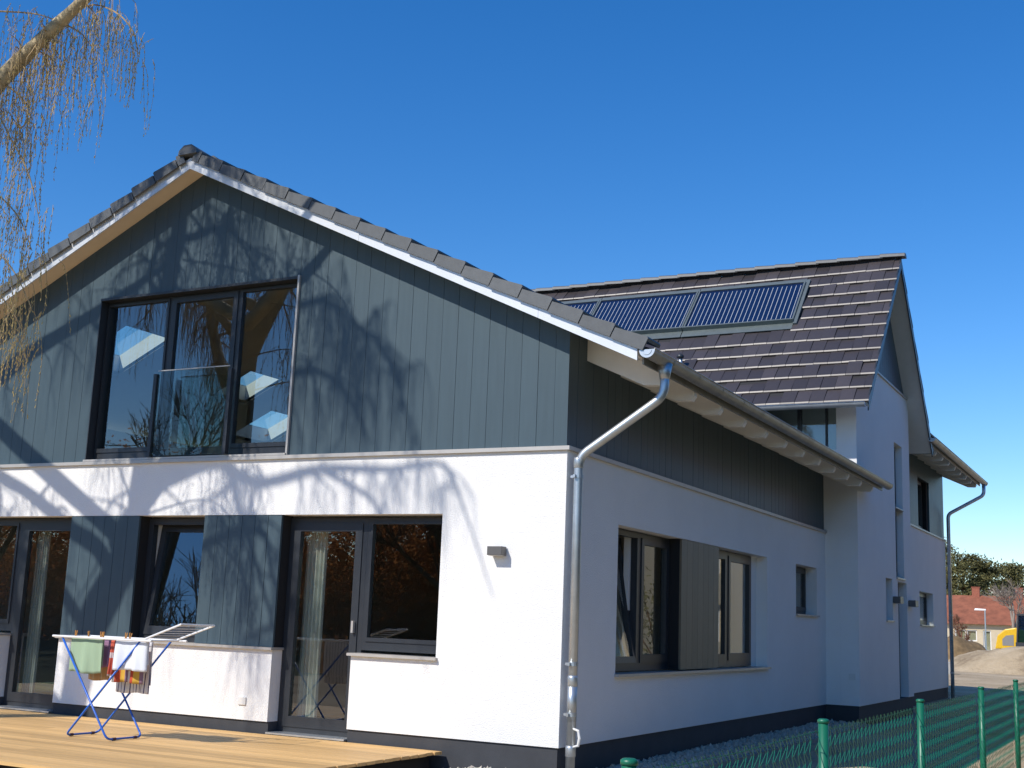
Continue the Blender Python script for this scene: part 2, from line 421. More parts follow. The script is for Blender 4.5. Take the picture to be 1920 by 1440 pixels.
SKY = [(-8.55,-7.55,1.65,2.55), (-9.35,-8.45,6.0,7.05), (-8.45,-7.7,4.5,5.3)]
roof = main_roof(-.24, LY+.6, 0.0, holes=SKY)
for h in SKY:                                   # roof windows: frames and panes
    cx = (h[0]+h[1])/2
    P = [(x, y, S(x)+.10) for (x, y) in ((h[0],h[2]),(h[1],h[2]),(h[1],h[3]),(h[0],h[3]))]
    sh_ = MB()
    for (xa, ya2, xb, yb2) in ((h[0],h[2],h[1],h[2]),(h[0],h[3],h[1],h[3]),(h[0],h[2],h[0],h[3]),(h[1],h[2],h[1],h[3])):
        dx, dy = (0,.02) if ya2 == yb2 else (.02,0)
        if ya2 == h[2] and ya2 == yb2: dy = -.02
        if xa == h[0] and xa == xb: dx = -.02
        A_ = [(xa,ya2,S(xa)+.002),(xb,yb2,S(xb)+.002),(xb+dx,yb2+dy,S(xb)+.002),(xa+dx,ya2+dy,S(xa)+.002)]
        sh_.hexa(A_, [(a,b,c+.30) for a,b,c in A_])
    sh_.build("skylight_shaft", INWHITE, roof)
    P = [(a,b,c+.19) for a,b,c in P]
    pn = MB().hexa(P, [(a,b,c+.015) for (a,b,c) in P]).build("skylight_pane", GLASS, roof)
# verge sheet (fascia) on both slopes
def fascia(x0, x1):
    A = [(x0,-.262,S(x0)-.048),(x1,-.262,S(x1)-.048),(x1,-.262,S(x1)+.088),(x0,-.262,S(x0)+.088)]
    MB().hexa(A, [(a,-.2405,c) for (a,b,c) in A]).build("verge_sheet", FASCIA, roof)
sx = [RX, RX+.30, RX+2.45, RX+4.6, .80]
for a, b in zip(sx[:-1], sx[1:]): fascia(a+.0015, b-.0015)
for a, b in zip(sx[:-1], sx[1:]): fascia(2*RX-b+.0015, 2*RX-a-.0015)
A = [(RX,-.239,S(RX)-.004),(RX,.02,S(RX)-.004),(XL-.8,.02,S(XL-.8)-.004),(XL-.8,-.239,S(XL-.8)-.004)]
MB().hexa(A, [(a,b,c+.003) for (a,b,c) in A]).build("soffit", SOFFIT, roof)
# verge tiles, each one a piece
def slopeM(sgn, x, y, dz=0, base=.085):
    # local u -> along y, v -> up the slope, n -> outwards
    v = Vector((-sgn*CT, 0, ST)); n = Vector((sgn*ST, 0, CT)); u = v.cross(n)
    z = S(x)+dz
    M = Matrix((( u.x, v.x, n.x, x),(u.y, v.y, n.y, y),(u.z, v.z, n.z, z+base),(0,0,0,1)))
    return M, u
def verge_mesh(sgn, GAUGE=.36):
    mb = MB(); L = GAUGE+.05
    yo, yi = (-.285, .02)
    v = Vector((-sgn*CT, 0, ST)); n = Vector((sgn*ST, 0, CT))
    def P(vv, y, nn): 
        q = v*vv+n*nn; return (q.x, y, q.z)
    # top slab
    top = [(0,.130),(.014,.142),(L,.098),(L,.070),(0.0,.10)]
    for (ya_, yb_) in ((yo, yi),):
        vs = [P(a, ya_, b) for a, b in top]+[P(a, yb_, b) for a, b in top]; m = len(top)
        fs = [(i,(i+1) % m,(i+1) % m+m,i+m) for i in range(m)]+[tuple(range(m))[::-1], tuple(range(m,2*m))]
        mb.add(vs, fs)
    # side flap
    fl = [(.002,.008),(0,.128),(.014,.140),(GAUGE-.012,.104),(GAUGE-.010,-.004)]
    vs = [P(a, yo-.016, b) for a, b in fl]+[P(a, yo+.006, b) for a, b in fl]; m = len(fl)
    fs = [(i,(i+1) % m,(i+1) % m+m,i+m) for i in range(m)]+[tuple(range(m))[::-1], tuple(range(m,2*m))]
    mb.add(vs, fs)
    return mb.mesh("verge_tile", TILEGREY)
for sgn in (1, -1):
    vm = verge_mesh(sgn)
    i = 0
    d = .0
    while True:
        x = RX+sgn*(HW+.86-d*CT)
        if sgn*(x-RX) < .06: break
        left_ = sgn*(x-RX)/CT
        if left_ < GAUGE: vm = verge_mesh(sgn, left_-.045)
        jit = Matrix.Rotation(R_(random.uniform(-.5,.5)), 4, 'Y')
        inst("verge_tile", vm, Matrix.Translation((x, random.uniform(-.004,.004), S(x)+.054+random.uniform(-.002,.003))) @ jit, roof)
        d += GAUGE
# field tiles of the front roof (never seen from below, joined)
mb = MB()
for sgn in (1, -1):
    d = 0
    row = 0
    while True:
        x = RX+sgn*(HW+.86-d*CT)
        if sgn*(x-RX) < .2: break
        y = .05+(.12 if row % 2 else 0)
        while y < LY+.55:
            cx, cy = x-sgn*.2, y+.12
            if not (sgn < 0 and any(h[0]-.5 < cx < h[1]+.5 and h[2]-.4 < cy < h[3]+.4 for h in SKY)):
                M, u = slopeM(sgn, x, y if u_pos(sgn) else y+.24) if False else slopeM(sgn, x, y if sgn < 0 else y+.24)
                if u.y > 0: M, u = slopeM(sgn, x, y)
                put_tile(mb, M)
            y += .24
        d += GAUGE; row += 1
mb.build("roof_tile", TILEGREY, roof, kind="stuff")
# ridge caps of the front roof
def ridge_cap_mesh(L, w, h, mat, axis='y'):
    prof = [(-w, -.03), (-w*.93, .02), (-w*.42, h), (w*.42, h), (w*.93, .02), (w, -.03)]
    a = []; L2 = L+.05
    for t_, s_, e in ((0, 1.06, .012), (L2, .96, -.006)):
        for (p, q) in prof:
            a.append((p*s_, t_, q*s_+e) if axis == 'y' else (t_, p*s_, q*s_+e))
    m = len(prof); mb = MB(); mb.add(a, [(i, i+1, i+1+m, i+m) for i in range(m-1)]+[tuple(range(m)), tuple(range(m,2*m))[::-1], (0, m, 2*m-1, m-1)])
    return mb.mesh("ridge_tile", mat)
rc = ridge_cap_mesh(.38, .130, .075, TILEGREY)
y = -.33
while y < LY+.3:
    inst("ridge_tile", rc, Matrix.Translation((RX, y, S(RX)+.128+random.uniform(-.003,.003))), roof); y += .38

# -- eaves with rafters, board and gutter --------------------------------
def gutter_mb(y0, y1, gx, gz, r=.075):
    mb = MB(); n = 14; vs = []; 
    for y in (y0, y1):
        for rr in (r, r-.004):
            for k in range(n+1):
                a = math.pi+math.pi*k/n
                vs.append((gx+rr*math.cos(a), y, gz+rr*math.sin(a)))
    m = n+1; fs = []
    for k in range(n):
        fs.append((k, k+1, k+1+2*m, k+2*m)); fs.append((m+k+1, m+k, m+k+2*m, m+k+1+2*m))
    mb.add(vs, fs)
    mb.tube([(gx+r, y0, gz+.004), (gx+r, y1, gz+.004)], .009, 8)          # rolled bead
    mb.box(gx-r-.004, gx-r, y0, y1, gz-.01, gz+.03)
    return mb
def eave(y0, y1, dz, raf_y, parent, gy0, gy1, wall=True):
    rm = MB()
    def sz(x): return S(x)+dz
    prof = [(-.02, sz(-.02)-.005), (-.02, sz(0)-.24+.009), (.585, sz(.585)-.237), (.765, sz(.585)-.245), (.795, sz(.795)-.10), (.795, sz(.795)-.005)]
    rm.prism([(a, 0, b) for a, b in prof], (0, .09, 0)); rmesh = rm.mesh("rafter", EAVEPAINT)
    for y in raf_y: inst("rafter", rmesh, Matrix.Translation((0, y, 0)), parent)
    # eave board behind the gutter
    MB().box(.801, .818, y0+.10, y1, sz(.8)-.06, sz(.8)+.065).build("eave_board", ZINCDULL, parent)
    gx, gz = .90, sz(.8)+.045
    g = gutter_mb(gy0, gy1, gx, gz).build("gutter", ZINCDULL, house, smooth=True)
    for ye, yo in ((gy0, -.004), (gy1, .004)):
        n = 14; pts = [(gx+.077*math.cos(math.pi+math.pi*k/n), ye, gz+.077*math.sin(math.pi+math.pi*k/n)) for k in range(n+1)]
        MB().prism(pts, (0, yo, 0)).build("end_cap", ZINC, g)
        n = 14; vs = [(gx+.045*math.cos(math.pi+math.pi*k/n), ye+yo*1.2, gz-.006+.045*math.sin(math.pi+math.pi*k/n)) for k in range(n+1)]
        MB().prism(vs, (0, yo, 0)).build("end_cap", ZINC, g)
    y = gy0+.52; n = 14
    band = MB()
    vs = []
    for yy_ in (0, .028):
        for k in range(n+1):
            a = math.pi+math.pi*k/n; vs.append((gx+.0785*math.cos(a), yy_, gz+.0785*math.sin(a)))
    band.add(vs, [(k, k+1, k+2+n, k+1+n) for k in range(n)])
    bm_ = band.mesh("gutter_bracket", ZINCDULL)
    while y < gy1-.1:
        inst("gutter_bracket", bm_, Matrix.Translation((0, y, 0)), g); y += .735
    return g
gut = eave(-.24, LY+.6, 0, [.44+.86*i for i in range(12)], roof, -.275, LY+.68)

# -- downpipe at the front corner
gx, gz = .90, S(.8)+.045
def arc(path, r=.12, n=6):
    pts = [Vector(p) for p in path]; out = [pts[0]]
    for a, b, c in zip(pts[:-2], pts[1:-1], pts[2:]):
        d1 = (a-b).normalized(); d2 = (c-b).normalized()
        p, q = b+d1*r, b+d2*r
        for k in range(n+1):
            t = k/n; out.append((p.lerp(b, t)).lerp(b.lerp(q, t), t))
    out.append(pts[-1]); return out
PX, PY = .105, .035
path = [(gx+.012, .16, gz-.04), (gx+.012, .14, gz-.36), (PX, PY, 2.985), (PX, PY, 2.4), (PX, PY, -.02)]
dp = MB().tube(arc(path[:4], .11)+[Vector(path[4])], .043, 14).build("downpipe", ZINC, house, smooth=True)
MB().tube([(gx+.005,.16,gz-.055),(gx+.010,.155,gz-.14),(gx+.012,.152,gz-.20)], [.075,.055,.046], 14).build("outlet_funnel", ZINC, dp, smooth=True)
for z in (2.80, 2.79-1.72, .62):
    MB().tube([(PX,PY,z-.016),(PX,PY,z+.016)], .049, 14).box(PX-.075, PX-.045, PY-.012, PY+.012, z-.012, z+.012).box(PX-.02,PX+.0,PY-.075,PY-.04,z-.014,z+.014).build("pipe_clamp", ZINC, dp)
for z in (2.93, .92, .30):
    MB().tube([(PX,PY,z-.05),(PX,PY,z-.045),(PX,PY,z+.03),(PX,PY,z+.05)], [.044,.048,.048,.044], 14).build("pipe_sleeve", ZINC, dp, smooth=True)
MB().tube([(PX,PY,.905),(PX,PY,.56)], .0455, 14).build("pipe_sleeve", ZINC, dp, smooth=True)
MB().tube([(PX+.03,PY-.02,.50),(PX+.085,PY-.025,.485),(PX+.098,PY-.025,.42),(PX+.085,PY-.025,.355),(PX+.03,PY-.02,.34)], [.010,.014,.016,.014,.010], 8).build("rain_flap", FRAMEIN, dp)

# ---------------------------------------------------------------- cross wing
XG = .53; GY0, GY1 = LY, 14.70; RY = 12.43; TH = math.atan(1.045); CC, SS = math.cos(TH), math.sin(TH)
ZR = 8.46
def G(y): return ZR-.22-1.045*abs(y-RY)         # underside line
# gable wall (faces +x)
holes_g = [(13.18,13.95,2.50,5.02), (13.30,14.18,.32,2.43), (12.20,12.80,1.70,2.45)]
wall_grid(GY0, GY1, ZP, 5.20, holes_g, .3, sd_(XG)).build("wall", PLASTER, house)
def gpoly(pts, x, ext, name, mat, par): return MB().prism([(x, a, b) for a, b in pts], (ext,0,0)).build(name, mat, par)
yl = lambda z: RY-(ZR-.22-z)/1.045
gpoly([(GY0,5.2),(GY1,5.2),(GY1,min(6.07,G(GY1))),(2*RY-yl(6.07) if G(GY1) < 6.07 else GY1,6.07),(max(yl(6.07),GY0),6.07),(GY0,min(6.07,G(GY0)))], XG, -.3, "wall", PLASTER, house)
gc = gpoly([(yl(6.07),6.07),(2*RY-yl(6.07),6.07),(RY,G(RY))], XG-.06, -.24, "cladding", BOARDBACK, house)
y = yl(6.07)
while y < 2*RY-yl(6.07)-.01:
    a, b = y+.003, min(y+BW, 2*RY-yl(6.07))-.003
    pts = [(a,6.09),(b,6.09),(b,max(6.092,G(b)-.01))]
    if a < RY < b: pts.append((RY,G(RY)-.01))
    pts.append((a,max(6.091,G(a)-.01)))
    MB().prism([(XG-.059,p,q) for p, q in pts], (.03,0,0)).build("board", BOARD, gc); y += BW
MB().box(XG-.06, XG+.035, yl(6.07)-.05, 2*RY-yl(6.07), 6.045, 6.075).build("sill_flashing", SILL, house)
gw = sd_(XG)
window(gw, 13.18, 13.95, 3.80, 5.02, .13, .05, .05); window(gw, 13.18, 13.95, 2.52, 3.78, .13, .05, .05)
window(gw, 12.20, 12.80, 1.71, 2.45, .15, .05, .05)
MB().box(XG-.2, XG+.03, 12.18, 12.82, 1.685, 1.706).build("sill", SILL, house)
MB().box(XG-.2, XG+.03, 13.16, 13.97, 2.475, 2.50).build("sill", SILL, house)
MB().box(XG-.19, XG+.02, 13.18, 13.95, 3.781, 3.80).build("sill", SILL, house)
d_ = MB().box(XG-.2, XG-.15, 13.30, 14.18, .33, 2.43).build("door", FRAME, house)
MB().box(XG-.15, XG-.10, 13.42, 13.46, .9, 1.5).build("handle", SILL, d_)
# return wall that faces the front, with the glazed strip above the lower roof
wall_grid(XL, XG-.3, 2.8, 5.34, [(-2.4, .20, 4.44, 5.33)], .25, fr(LY)).build("wall", PLASTER, house)
MB().box(-.3, XG-.301, LY, LY+.3, ZP, 2.799).build("wall", PLASTER, house)
MB().box(-.28, XG-.021, LY+.02, LY+.3, -.1, ZP-.001).build("plinth", PLINTH, house)
MB().box(XG-.3, XG-.02, LY+.021, GY1-.02, -.1, ZP-.001).build("plinth", PLINTH, house)
for a, b in ((-2.4,-1.3),(-1.3,-.43),(-.43,.04)):
    window(fr(LY), a+.001, b-.001, 4.44, 5.33, .06, .025, .02)
mb = MB(); cbox(mb, fr(LY), .045, .20, .08, .10, 4.445, 5.325); mb.build("pane", GLASS, house)
MB().box(-3.2, XG-.31, LY+.26, GY1-.4, 4.3, 4.36).box(-3.2, XG-.31, 13.2, 13.3, 4.36, 7.0).build("partition", INWHITE, house)
MB().box(-1.25, .2, LY+.42, LY+.45, 4.37, 6.1).build("curtain", INWHITE, house)  # pale sheet added behind the glazed strip to brighten its panes
MB().box(.36, .46, LY-.011, LY-.0, .72, .82).build("vent_cover", FRAMEIN, house)
# roof of the cross wing
XV = .85; XR0 = -9.9
def slopeY(sgn, y): return ZR-1.045*abs(y-RY)-.14
mb = MB()
for sgn, ye in ((-1, 9.38), (1, 15.42)):
    A = [(XR0,ye,slopeY(sgn,ye)),(XV,ye,slopeY(sgn,ye)),(XV,RY,slopeY(sgn,RY)),(XR0,RY,slopeY(sgn,RY))]
    if sgn > 0: A = A[::-1]
    mb.hexa([(a,b,c-.10) for a,b,c in A], A)
roof2 = mb.build("roof", M_("roof_boarding", (.62,.60,.56), .8, var=.04), house)
ul = MB()
for ye in (9.36, 15.44):
    A = [(XR0,ye,slopeY(1,ye)+.004),(XV-.004,ye,slopeY(1,ye)+.004),(XV-.004,RY,slopeY(1,RY)+.004),(XR0,RY,slopeY(1,RY)+.004)]
    if ye > RY: A = A[::-1]
    ul.hexa(A, [(a,b,c+.004) for a,b,c in A])
ul.build("underlay", ROOFDARK, roof2)
# verge boards of the cross gable
for sgn, ye in ((-1, 9.37), (1, 15.43)):
    A = [(XV+.001,ye,slopeY(1,ye)-.16),(XV+.001,RY,slopeY(1,RY)-.16),(XV+.001,RY,slopeY(1,RY)+.05),(XV+.001,ye,slopeY(1,ye)+.05)]
    MB().hexa(A, [(a+.02,b,c) for a,b,c in A]).build("verge_sheet", FRAME, roof2)
def smooth_nose(m):
    m.polygons.foreach_set("use_smooth", [False]*len(m.polygons)); return m
tm = smooth_nose(MB().add(TV, TF).mesh("roof_tile", TILE))
HV = [(p[0]*.5, p[1], p[2]) for p in TV]; hm = smooth_nose(MB().add(HV, TF).mesh("half_tile", TILE))
NROW = 12; G2 = (math.hypot(RY-9.34, ZR-.14-slopeY(-1, 9.34)))/NROW
cand = []
for sgn in (-1, 1):
    for r in range(NROW):
        d = r*G2
        y = (9.34+d*CC) if sgn < 0 else (2*RY-9.34-d*CC)
        z = slopeY(1, y)
        x = XV+.03-.24+(-.12 if r % 2 else 0)
        first = True
        while x > XR0-.1:
            cand.append((sgn, r, x, y, z, first)); first = False
            x -= .24
COLL = (-7.2, -.74, 10.98, 12.05)
def tM(sgn, x, y, z):
    if sgn < 0: u, v, n = Vector((1,0,0)), Vector((0,CC,SS)), Vector((0,-SS,CC))
    else: u, v, n = Vector((-1,0,0)), Vector((0,-CC,SS)), Vector((0,SS,CC)); x = x+.24
    return Matrix(((u.x,v.x,n.x,x),(u.y,v.y,n.y,y),(u.z,v.z,n.z,z),(0,0,0,1))) if sgn < 0 else Matrix(((u.x,v.x,n.x,x),(u.y,v.y,n.y,y),(u.z,v.z,n.z,z),(0,0,0,1)))
vis = [c for c in cand if c[0] < 0 and not (COLL[0] < c[2]+.12 < COLL[1] and COLL[2] < c[3]+.15 < COLL[3])]
hid = [c for c in cand if c[0] > 0]
vis.sort(key=lambda c: (Vector((c[2],c[3],c[4]))-CAM).length - (0 if c[2] > -7 else -50))
rest = MB()
for i, c in enumerate(vis):
    M = tM(c[0], c[2], c[3], c[4]+.0)
    M = M @ Matrix.Rotation(R_(random.uniform(-.5,.5)), 4, 'Z') @ Matrix.Rotation(R_(random.gauss(0,1.6)), 4, 'X') @ Matrix.Rotation(R_(random.gauss(0,.5)), 4, 'Y') @ Matrix.Translation((0,0,random.uniform(-.002,.003)))
    if i < 300: inst("roof_tile", tm, M, roof2)
    else: put_tile(rest, M)
for c in hid: put_tile(rest, tM(*[c[0], c[2], c[3], c[4]]))
rest.build("roof_tile", TILE, roof2, kind="stuff")
for r in range(0, NROW, 2):            # half tiles that square off every second row
    d = (r+1)*G2; y = 9.34+d*CC; inst("half_tile", hm, tM(-1, XV+.03-.12, y, slopeY(1, y)), roof2)
rc2 = ridge_cap_mesh(.40, .11, .05, TILEGREY, 'x')
x = XR0
while x < XV-.2:
    inst("ridge_tile", rc2, Matrix.Translation((x, RY, ZR-.06+random.uniform(-.002,.002))), roof2); x += .40
# gutter along its front eave (runs along x)
gg = MB(); n = 12; vs = []; gy, gz2, r = 9.28, slopeY(1,9.34)-.01, .07
for x in (-9.5, XV-.02):
    for rr in (r, r-.004):
        for k in range(n+1):
            a = math.pi+math.pi*k/n; vs.append((x, gy+rr*math.cos(a), gz2+rr*math.sin(a)))
m = n+1; fs = []
for k in range(n): fs += [(k,k+1,k+1+2*m,k+2*m),(m+k+1,m+k,m+k+2*m,m+k+1+2*m)]
gg.add(vs, fs); gg.tube([(-9.5,gy-r,gz2+.003),(XV-.02,gy-r,gz2+.003)], .009, 8)
g2 = gg.build("gutter", ZINC, house, smooth=True)
for x in (XV-.02,): MB().prism([(x, gy+.072*math.cos(math.pi+math.pi*k/12), gz2+.072*math.sin(math.pi+math.pi*k/12)) for k in range(13)], (.004,0,0)).build("end_cap", ZINC, g2)

vp = MB().tube([(-2.6,10.18,5.98),(-2.6,10.12,6.20)], .035, 10).build("vent_pipe", ZINC, roof2, smooth=True)
MB().tube([(-2.6,10.12,6.19),(-2.6,10.12,6.21),(-2.6,10.11,6.25),(-2.6,10.11,6.28)], [.035,.07,.06,.015], 10).build("vent_cap", FRAME, vp, smooth=True)

# ---------------------------------------------------------------- rear wing
DZ = 1.46; Y2 = 22.4
wall_grid(GY1, Y2, .25, 3.85, [(18.62,20.40,1.70,2.45)], .3, sd_()).build("wall", PLASTER, house)
wall_grid(GY1, Y2, 3.851, S(0)+DZ-.01, [(18.82,20.14,3.88,5.06)], .22, sd_(-.06)).build("cladding", BOARDBACK, house)
cl3 = bpy.data.objects[-1] if False else [o for o in house.children if o.name.startswith("cladding")][-1]
y = GY1+.01
while y < Y2-.05:
    b = min(y+BW, Y2); ov = not (b < 18.82 or y > 20.14)
    if ov: MB().box(-.059,-.02,y+.003,b-.003,5.06,S(0)+DZ-.015).build("board", BOARD, cl3)
    else: MB().box(-.059,-.02,y+.003,b-.003,3.87,S(0)+DZ-.015).build("board", BOARD, cl3)
    y += BW
MB().box(-.06, .035, GY1, Y2+.02, 3.83, 3.866).build("sill_flashing", SILL, house)
MB().box(-.28, -.02, GY1, Y2, -.1, .249).build("plinth", PLINTH, house)
window(s0, 18.63, 20.39, 1.71, 2.44, .15, .05, .05); MB().box(-.2,.04,18.6,20.42,1.685,1.706).build("sill", SILL, house)
window(sd_(-.06), 18.83, 20.13, 3.885, 5.05, .10, .05, .05)
MB().box(XL+.31, -.31, Y2-.3, Y2, .25, S(0)+DZ-.02).build("wall", PLASTER, house)
mb = MB()
for (xa, xb) in ((RX, .80), (XL-.8, RX)):
    A = [(xa,GY1+.5,S(xa)+DZ),(xb,GY1+.5,S(xb)+DZ),(xb,Y2+.5,S(xb)+DZ),(xa,Y2+.5,S(xa)+DZ)]
    mb.hexa(A, [(a,b,c+.14) for a,b,c in A])
roof3 = mb.build("roof", EAVEPAINT, house)
mb = MB(); d = 0
while True:
    x = RX+(HW+.86-d*CT)
    if x-RX < .2: break
    y = GY1+.6
    while y < Y2+.4:
        M, u = slopeM(1, x, y, DZ, .145); put_tile(mb, M); y += .24
    d += GAUGE
mb.build("roof_tile", TILEGREY, roof3, kind="stuff")
eave(GY1+.5, Y2+.5, DZ, [GY1+.75+.86*i for i in range(9)], roof3, GY1+.45, Y2+.75)
zt = S(.8)+DZ+.045
pp = [(.91, Y2+.45, zt-.05), (.91, Y2+.42, zt-.34), (.11, Y2-.12, 4.50), (.11, Y2-.12, 3.9), (.11, Y2-.12, 0)]
dpr = MB().tube(arc(pp[:4], .11)+[Vector(pp[4])], .045, 12).build("downpipe", ZINC, house, smooth=True)
for z in (3.6, 2.0, .6): MB().tube([(.11,Y2-.12,z-.02),(.11,Y2-.12,z+.02)], .052, 12).build("pipe_clamp", ZINC, dpr)

# ---------------------------------------------------------------- fittings that are things of their own
def lamp(x, y, z, w, d, h, facing, label):
    o = empty("wall_lamp", (x, y, z)); tag(o, label, "wall lamp")
    mat = M_("lamp_metal", (.13,.125,.12), .45, metal=.3)
    if facing == 'y': b = MB().box(-w/2, w/2, -d, -.012, -h/2, h/2); c = MB().box(-w/2+.02, w/2-.02, -.012, 0, -h/2+.01, h/2-.01); e = MB().box(-w/2+.012, w/2-.012, -d+.012, -.02, -h/2-.004, -h/2)
    else: b = MB().box(.012, d, -w/2, w/2, -h/2, h/2); c = MB().box(0, .012, -w/2+.02, w/2-.02, -h/2+.01, h/2-.01); e = MB().box(.02, d-.012, -w/2+.012, w/2-.012, -h/2-.004, -h/2)
    b.build("housing", mat, o, bevel=.003); c.build("mounting_plate", mat, o); e.build("diffuser", FRAMEIN, o)
    return o
lamp(-.685, 0, 2.09, .155, .115, .085, 'y', "small grey box wall lamp on the sunlit white wall beside the corner downpipe")
lamp(XG, 12.93, 2.08, .30, .14, .12, 'x', "dark box wall lamp on the cross wing beside the entrance door")
lamp(XG, 14.43, 2.06, .30, .14, .12, 'x', "dark box wall lamp at the far edge of the cross wing past the entrance door")

# solar collectors on the cross-wing roof
COLM = M_("collector_blue", (.006,.014,.05), .12, spec=.8, var=.1)
STRIPE = M_("collector_strip", (.60,.62,.62), .4, metal=.3)
FLASH = M_("collector_flashing", (.16,.19,.19), .45, metal=.5, var=.1)
for i in range(3):
    xr = -.79-2.115*i; xl = xr-2.10
    o = empty("solar_collector", (0,0,0))
    y0c, y1c = 11.06, 12.00; L = (y1c-y0c)/CC
    B = Matrix(((1,0,0,xl),(0,CC,-SS,y0c),(0,SS,CC,slopeY(1,y0c)),(0,0,0,1)))
    o.matrix_world = B
    tag(o, ["dark blue solar collector set in the brown tiles, end panel nearest the gable verge", "dark blue solar collector in the middle of the row of three on the brown roof",
            "dark blue solar collector of the roof row, half hidden behind the front roof's verge tiles"][i], "solar collector", "solar collectors on the cross-wing roof")
    W = xr-xl
    MB().box(.03, W-.03, .03, L-.03, .0, .075).build("absorber", COLM, o)
    fm = MB().box(0, W, 0, .03, 0, .13).box(0, W, L-.03, L, 0, .10).box(0, .03, .031, L-.031, 0, .10).box(W-.03, W, .031, L-.031, 0, .10)
    fm.build("frame", FLASH, o)
    sm = MB().box(-.0042, .0042, .09, L-.10, .0755, .079).mesh("reflector_strip", STRIPE)
    for k in range(23): inst("reflector_strip", sm, Matrix.Translation((.03+(W-.06)*(k+.5)/23, 0, 0)), o)
    MB().box(0, W, -.19, -.001, .03, .045).build("flashing", FLASH, o); MB().box(0, W, L+.001, L+.14, .03, .06).build("flashing", FLASH, o)
    if i == 0: MB().box(W+.001, W+.07, -.05, L+.10, .03, .07).build("flashing", FLASH, o)

# ---------------------------------------------------------------- deck
WOOD = M_("larch_plank", (.66,.41,.165), .6, var=.16, vscale=2.2, objvar=.2, stretch=(.5,9,9), bump=.1, bscale=40)
deck = tag(empty("wooden_deck", (-5.5,-1.7,0)), "new yellowish timber terrace deck in front of the garden doors", "deck")
dk = MB().box(-5.2+.0, 4.20, -1.62, 1.6, .02, .166).build("substructure", BOARDBACK, deck)
XE = 4.29; n = 24; pw = (3.42-.03)/n
for i in range(n):
    y1 = -.03-i*pw-1*0; y0 = y1-pw+.009
    j = random.uniform(-.012,.012)
    xe = XE+j
    seam = random.uniform(-3.5, 2.5)
    for a, b in ((-5.4, seam-.002), (seam+.002, xe)):
        MB().box(a, b, y0+1.7, y1+1.7, .170+random.uniform(0,.002), .198+random.uniform(0,.002)).build("plank", WOOD, deck)

# ---------------------------------------------------------------- gravel strip
def gravel(name, n, area, zc, label, smin=.018, smax=.05):
    mb = MB()
    base = [(1,0,0),(-1,0,0),(0,1,0),(0,-1,0),(0,0,1),(0,0,-1)]
    ff = [(0,2,4),(2,1,4),(1,3,4),(3,0,4),(2,0,5),(1,2,5),(3,1,5),(0,3,5)]
    for _ in range(n):
        x, y, z = area()
        s = random.uniform(smin, smax); rot = Matrix.Rotation(random.uniform(0,6.28), 3, 'Z') @ Matrix.Rotation(random.uniform(0,6.28), 3, 'X')
        sc = (s*random.uniform(.7,1.3), s*random.uniform(.7,1.2), s*random.uniform(.5,.9))
        mb.add([rot @ Vector((p[0]*sc[0],p[1]*sc[1],p[2]*sc[2]))+Vector((x,y,z)) for p in base], ff)
    o = mb.build(name, M_("gravel_stone", (.42,.38,.32), .9, var=.4, vscale=14), None, kind="stuff"); o["label"] = label
    return o
def ga():
    k = random.random()
    if k < .82: return (random.uniform(.0,.62), random.uniform(-.3,10.), .01+random.random()*.05)
    return (random.uniform(-.95,.62), random.uniform(-.75,.02), .01+random.random()*.06)
gravel("gravel", 11000, ga, 0, "pale gravel strip along the foot of the house wall")
kerb = MB().box(.64,.69,-.8,10.0,-.1,.055).build("edging_stone", M_("concrete_edging", (.30,.28,.25), .9, var=.15)); tag(kerb, "thin concrete edging stone bordering the gravel strip by the house", "edging")

# ---------------------------------------------------------------- chain-link fence
GREEN = M_("green_coating", (.008,.135,.075), .4, var=.08)
WIRE = M_("green_wire", (.010,.16,.095), .45)
fence = tag(empty("chain_link_fence", (3.385,-6.6,0)), "green chain-link wire fence with round green posts running along the house side", "fence")
FX = 3.385
pys = [-9.3,-6.6,-3.98,-1.18,2.0,4.88,7.6,10.4,13.1]
pm = MB().tube([(0,0,-.3),(0,0,.985)], .026, 14).tube([(0,0,.985),(0,0,1.0),(0,0,1.006)], [.030,.030,.020], 14).mesh("post", GREEN, True)
for y in pys: inst("post", pm, Matrix.Translation((0, y+6.6, 0)), fence)
for a, b in zip(pys[:-1], pys[1:]):
    mb = MB(); pitch = .055; hz = .052; top = .95
    nn = int((b-a-.06)/pitch)
    for i in range(nn):
        y0 = a+.03+i*pitch+6.6
        pts = []; z = top; k = 0
        while z > .02:
            pts.append((-.038+(.004 if (k+i) % 2 else -.004), y0+(pitch*.55 if k % 2 else -pitch*.55)+random.uniform(-.002,.002), z+random.uniform(-.002,.002))); z -= hz; k += 1
        mb.tube(pts, .0023, 3, False)
    for z in (.94, .5, .06):
        mb.tube([(-.036, a+6.6, z), (-.036, (a+b)/2+6.6, z-.012), (-.036, b+6.6, z)], .0022, 4, False)
    mb.build("wire_mesh", WIRE, fence, kind="stuff")

